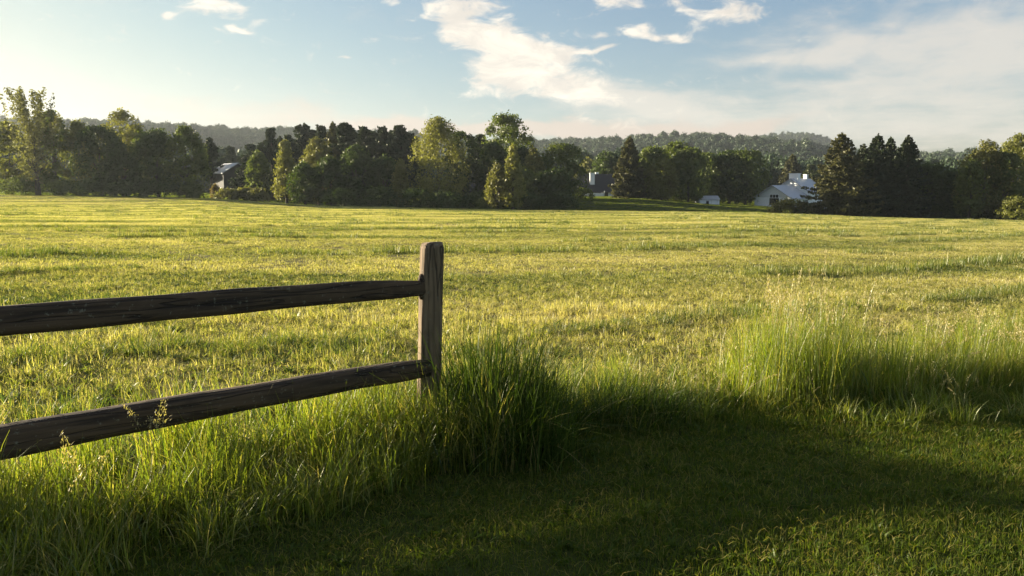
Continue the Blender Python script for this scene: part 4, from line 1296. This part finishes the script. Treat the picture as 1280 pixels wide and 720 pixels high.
# pinkish grey bank on the horizon
low = total([blob(500, 156, 80, 9, 0, 1), blob(620, 162, 110, 9, 0, 1), blob(780, 163, 130, 11, 0, 1), blob(910, 166, 60, 6, 0, 0.7), blob(960, 152, 50, 8, 0.1, 0.6), blob(370, 132, 50, 22, 0.2, 0.4), blob(250, 148, 160, 20, 0, 0.42)])
lowd = MN('MULTIPLY', smooth(MN('ADD', low, MN('MULTIPLY', MN('SUBTRACT', fine, 0.5), 0.9)), 0.10, 0.85), 0.85)
# unseen cloud overhead and behind, made fuller and brighter to raise the sky fill
over = smooth(el, R(22), R(40))
overd = MN('MULTIPLY', MN('MULTIPLY', smooth(nn, 0.44, 0.62), over), 0.7)

skyc = N(nt, 'ShaderNodeMix', data_type='RGBA', blend_type='MULTIPLY'); skyc.inputs[0].default_value = 1.0
sep = N(nt, 'ShaderNodeSeparateColor'); nt.links.new(sky.outputs[0], sep.inputs[0]); com = N(nt, 'ShaderNodeCombineColor')
for k_, lim in enumerate((5.25, 4.9, 3.55)):
    q_ = MN('DIVIDE', sep.outputs[k_], lim)
    nt.links.new(MN('DIVIDE', sep.outputs[k_], MN('POWER', MN('ADD', MN('POWER', q_, 3.5), 1.0), 1 / 3.5)), com.inputs[k_])
nt.links.new(com.outputs[0], skyc.inputs[6]); skyc.inputs[7].default_value = (1.0, 0.965, 1.05, 1)
CLOUD = (6.2, 5.6, 4.7); VEIL = (4.4, 4.0, 3.5); BANK = (3.85, 3.15, 2.65)
c = mixc(nt, softd, skyc.outputs[2], VEIL)
c = mixc(nt, lowd, c, BANK)
c = mixc(nt, MN('MULTIPLY', crispd, 0.93), c, mixc(nt, smooth(fine2, 0.35, 0.68), (4.3, 3.95, 3.5), CLOUD))
c = mixc(nt, overd, c, (4.8, 4.5, 4.2))
nt.links.new(c, bg.inputs['Color']); bg.inputs['Strength'].default_value = 0.0505
nt.links.new(bg.outputs[0], wo.inputs['Surface'])

# ------------------------------------------------------------------ sun, camera, view
sl = bpy.data.lights.new('sun', 'SUN'); sl.energy = 5.0; sl.angle = R(0.55); sl.color = (1.0, 0.88, 0.66)
so = bpy.data.objects.new('sun', sl); so.rotation_euler = (-SUN_DIR).to_track_quat('-Z', 'Y').to_euler(); so.location = (-40, 20, 30)
COL.objects.link(so)
cd = bpy.data.cameras.new('camera'); cd.sensor_width = 36; cd.lens = 36 * F / 1280.0; cd.clip_start = 0.05; cd.clip_end = 6000
co = bpy.data.objects.new('camera', cd); co.location = (0, 0, EYE); co.rotation_euler = (math.pi / 2 - PITCH, 0, 0)
COL.objects.link(co); SC.camera = co
SC.view_settings.view_transform = 'Standard'; SC.view_settings.look = 'None'
SC.view_settings.exposure = 1.95; SC.view_settings.gamma = 1.0; SC.view_settings.use_curve_mapping = False
SC.render.engine = 'CYCLES'
SC.cycles.max_bounces = 8; SC.cycles.transparent_max_bounces = 8; SC.cycles.volume_bounces = 0
SC.cycles.use_denoising = True
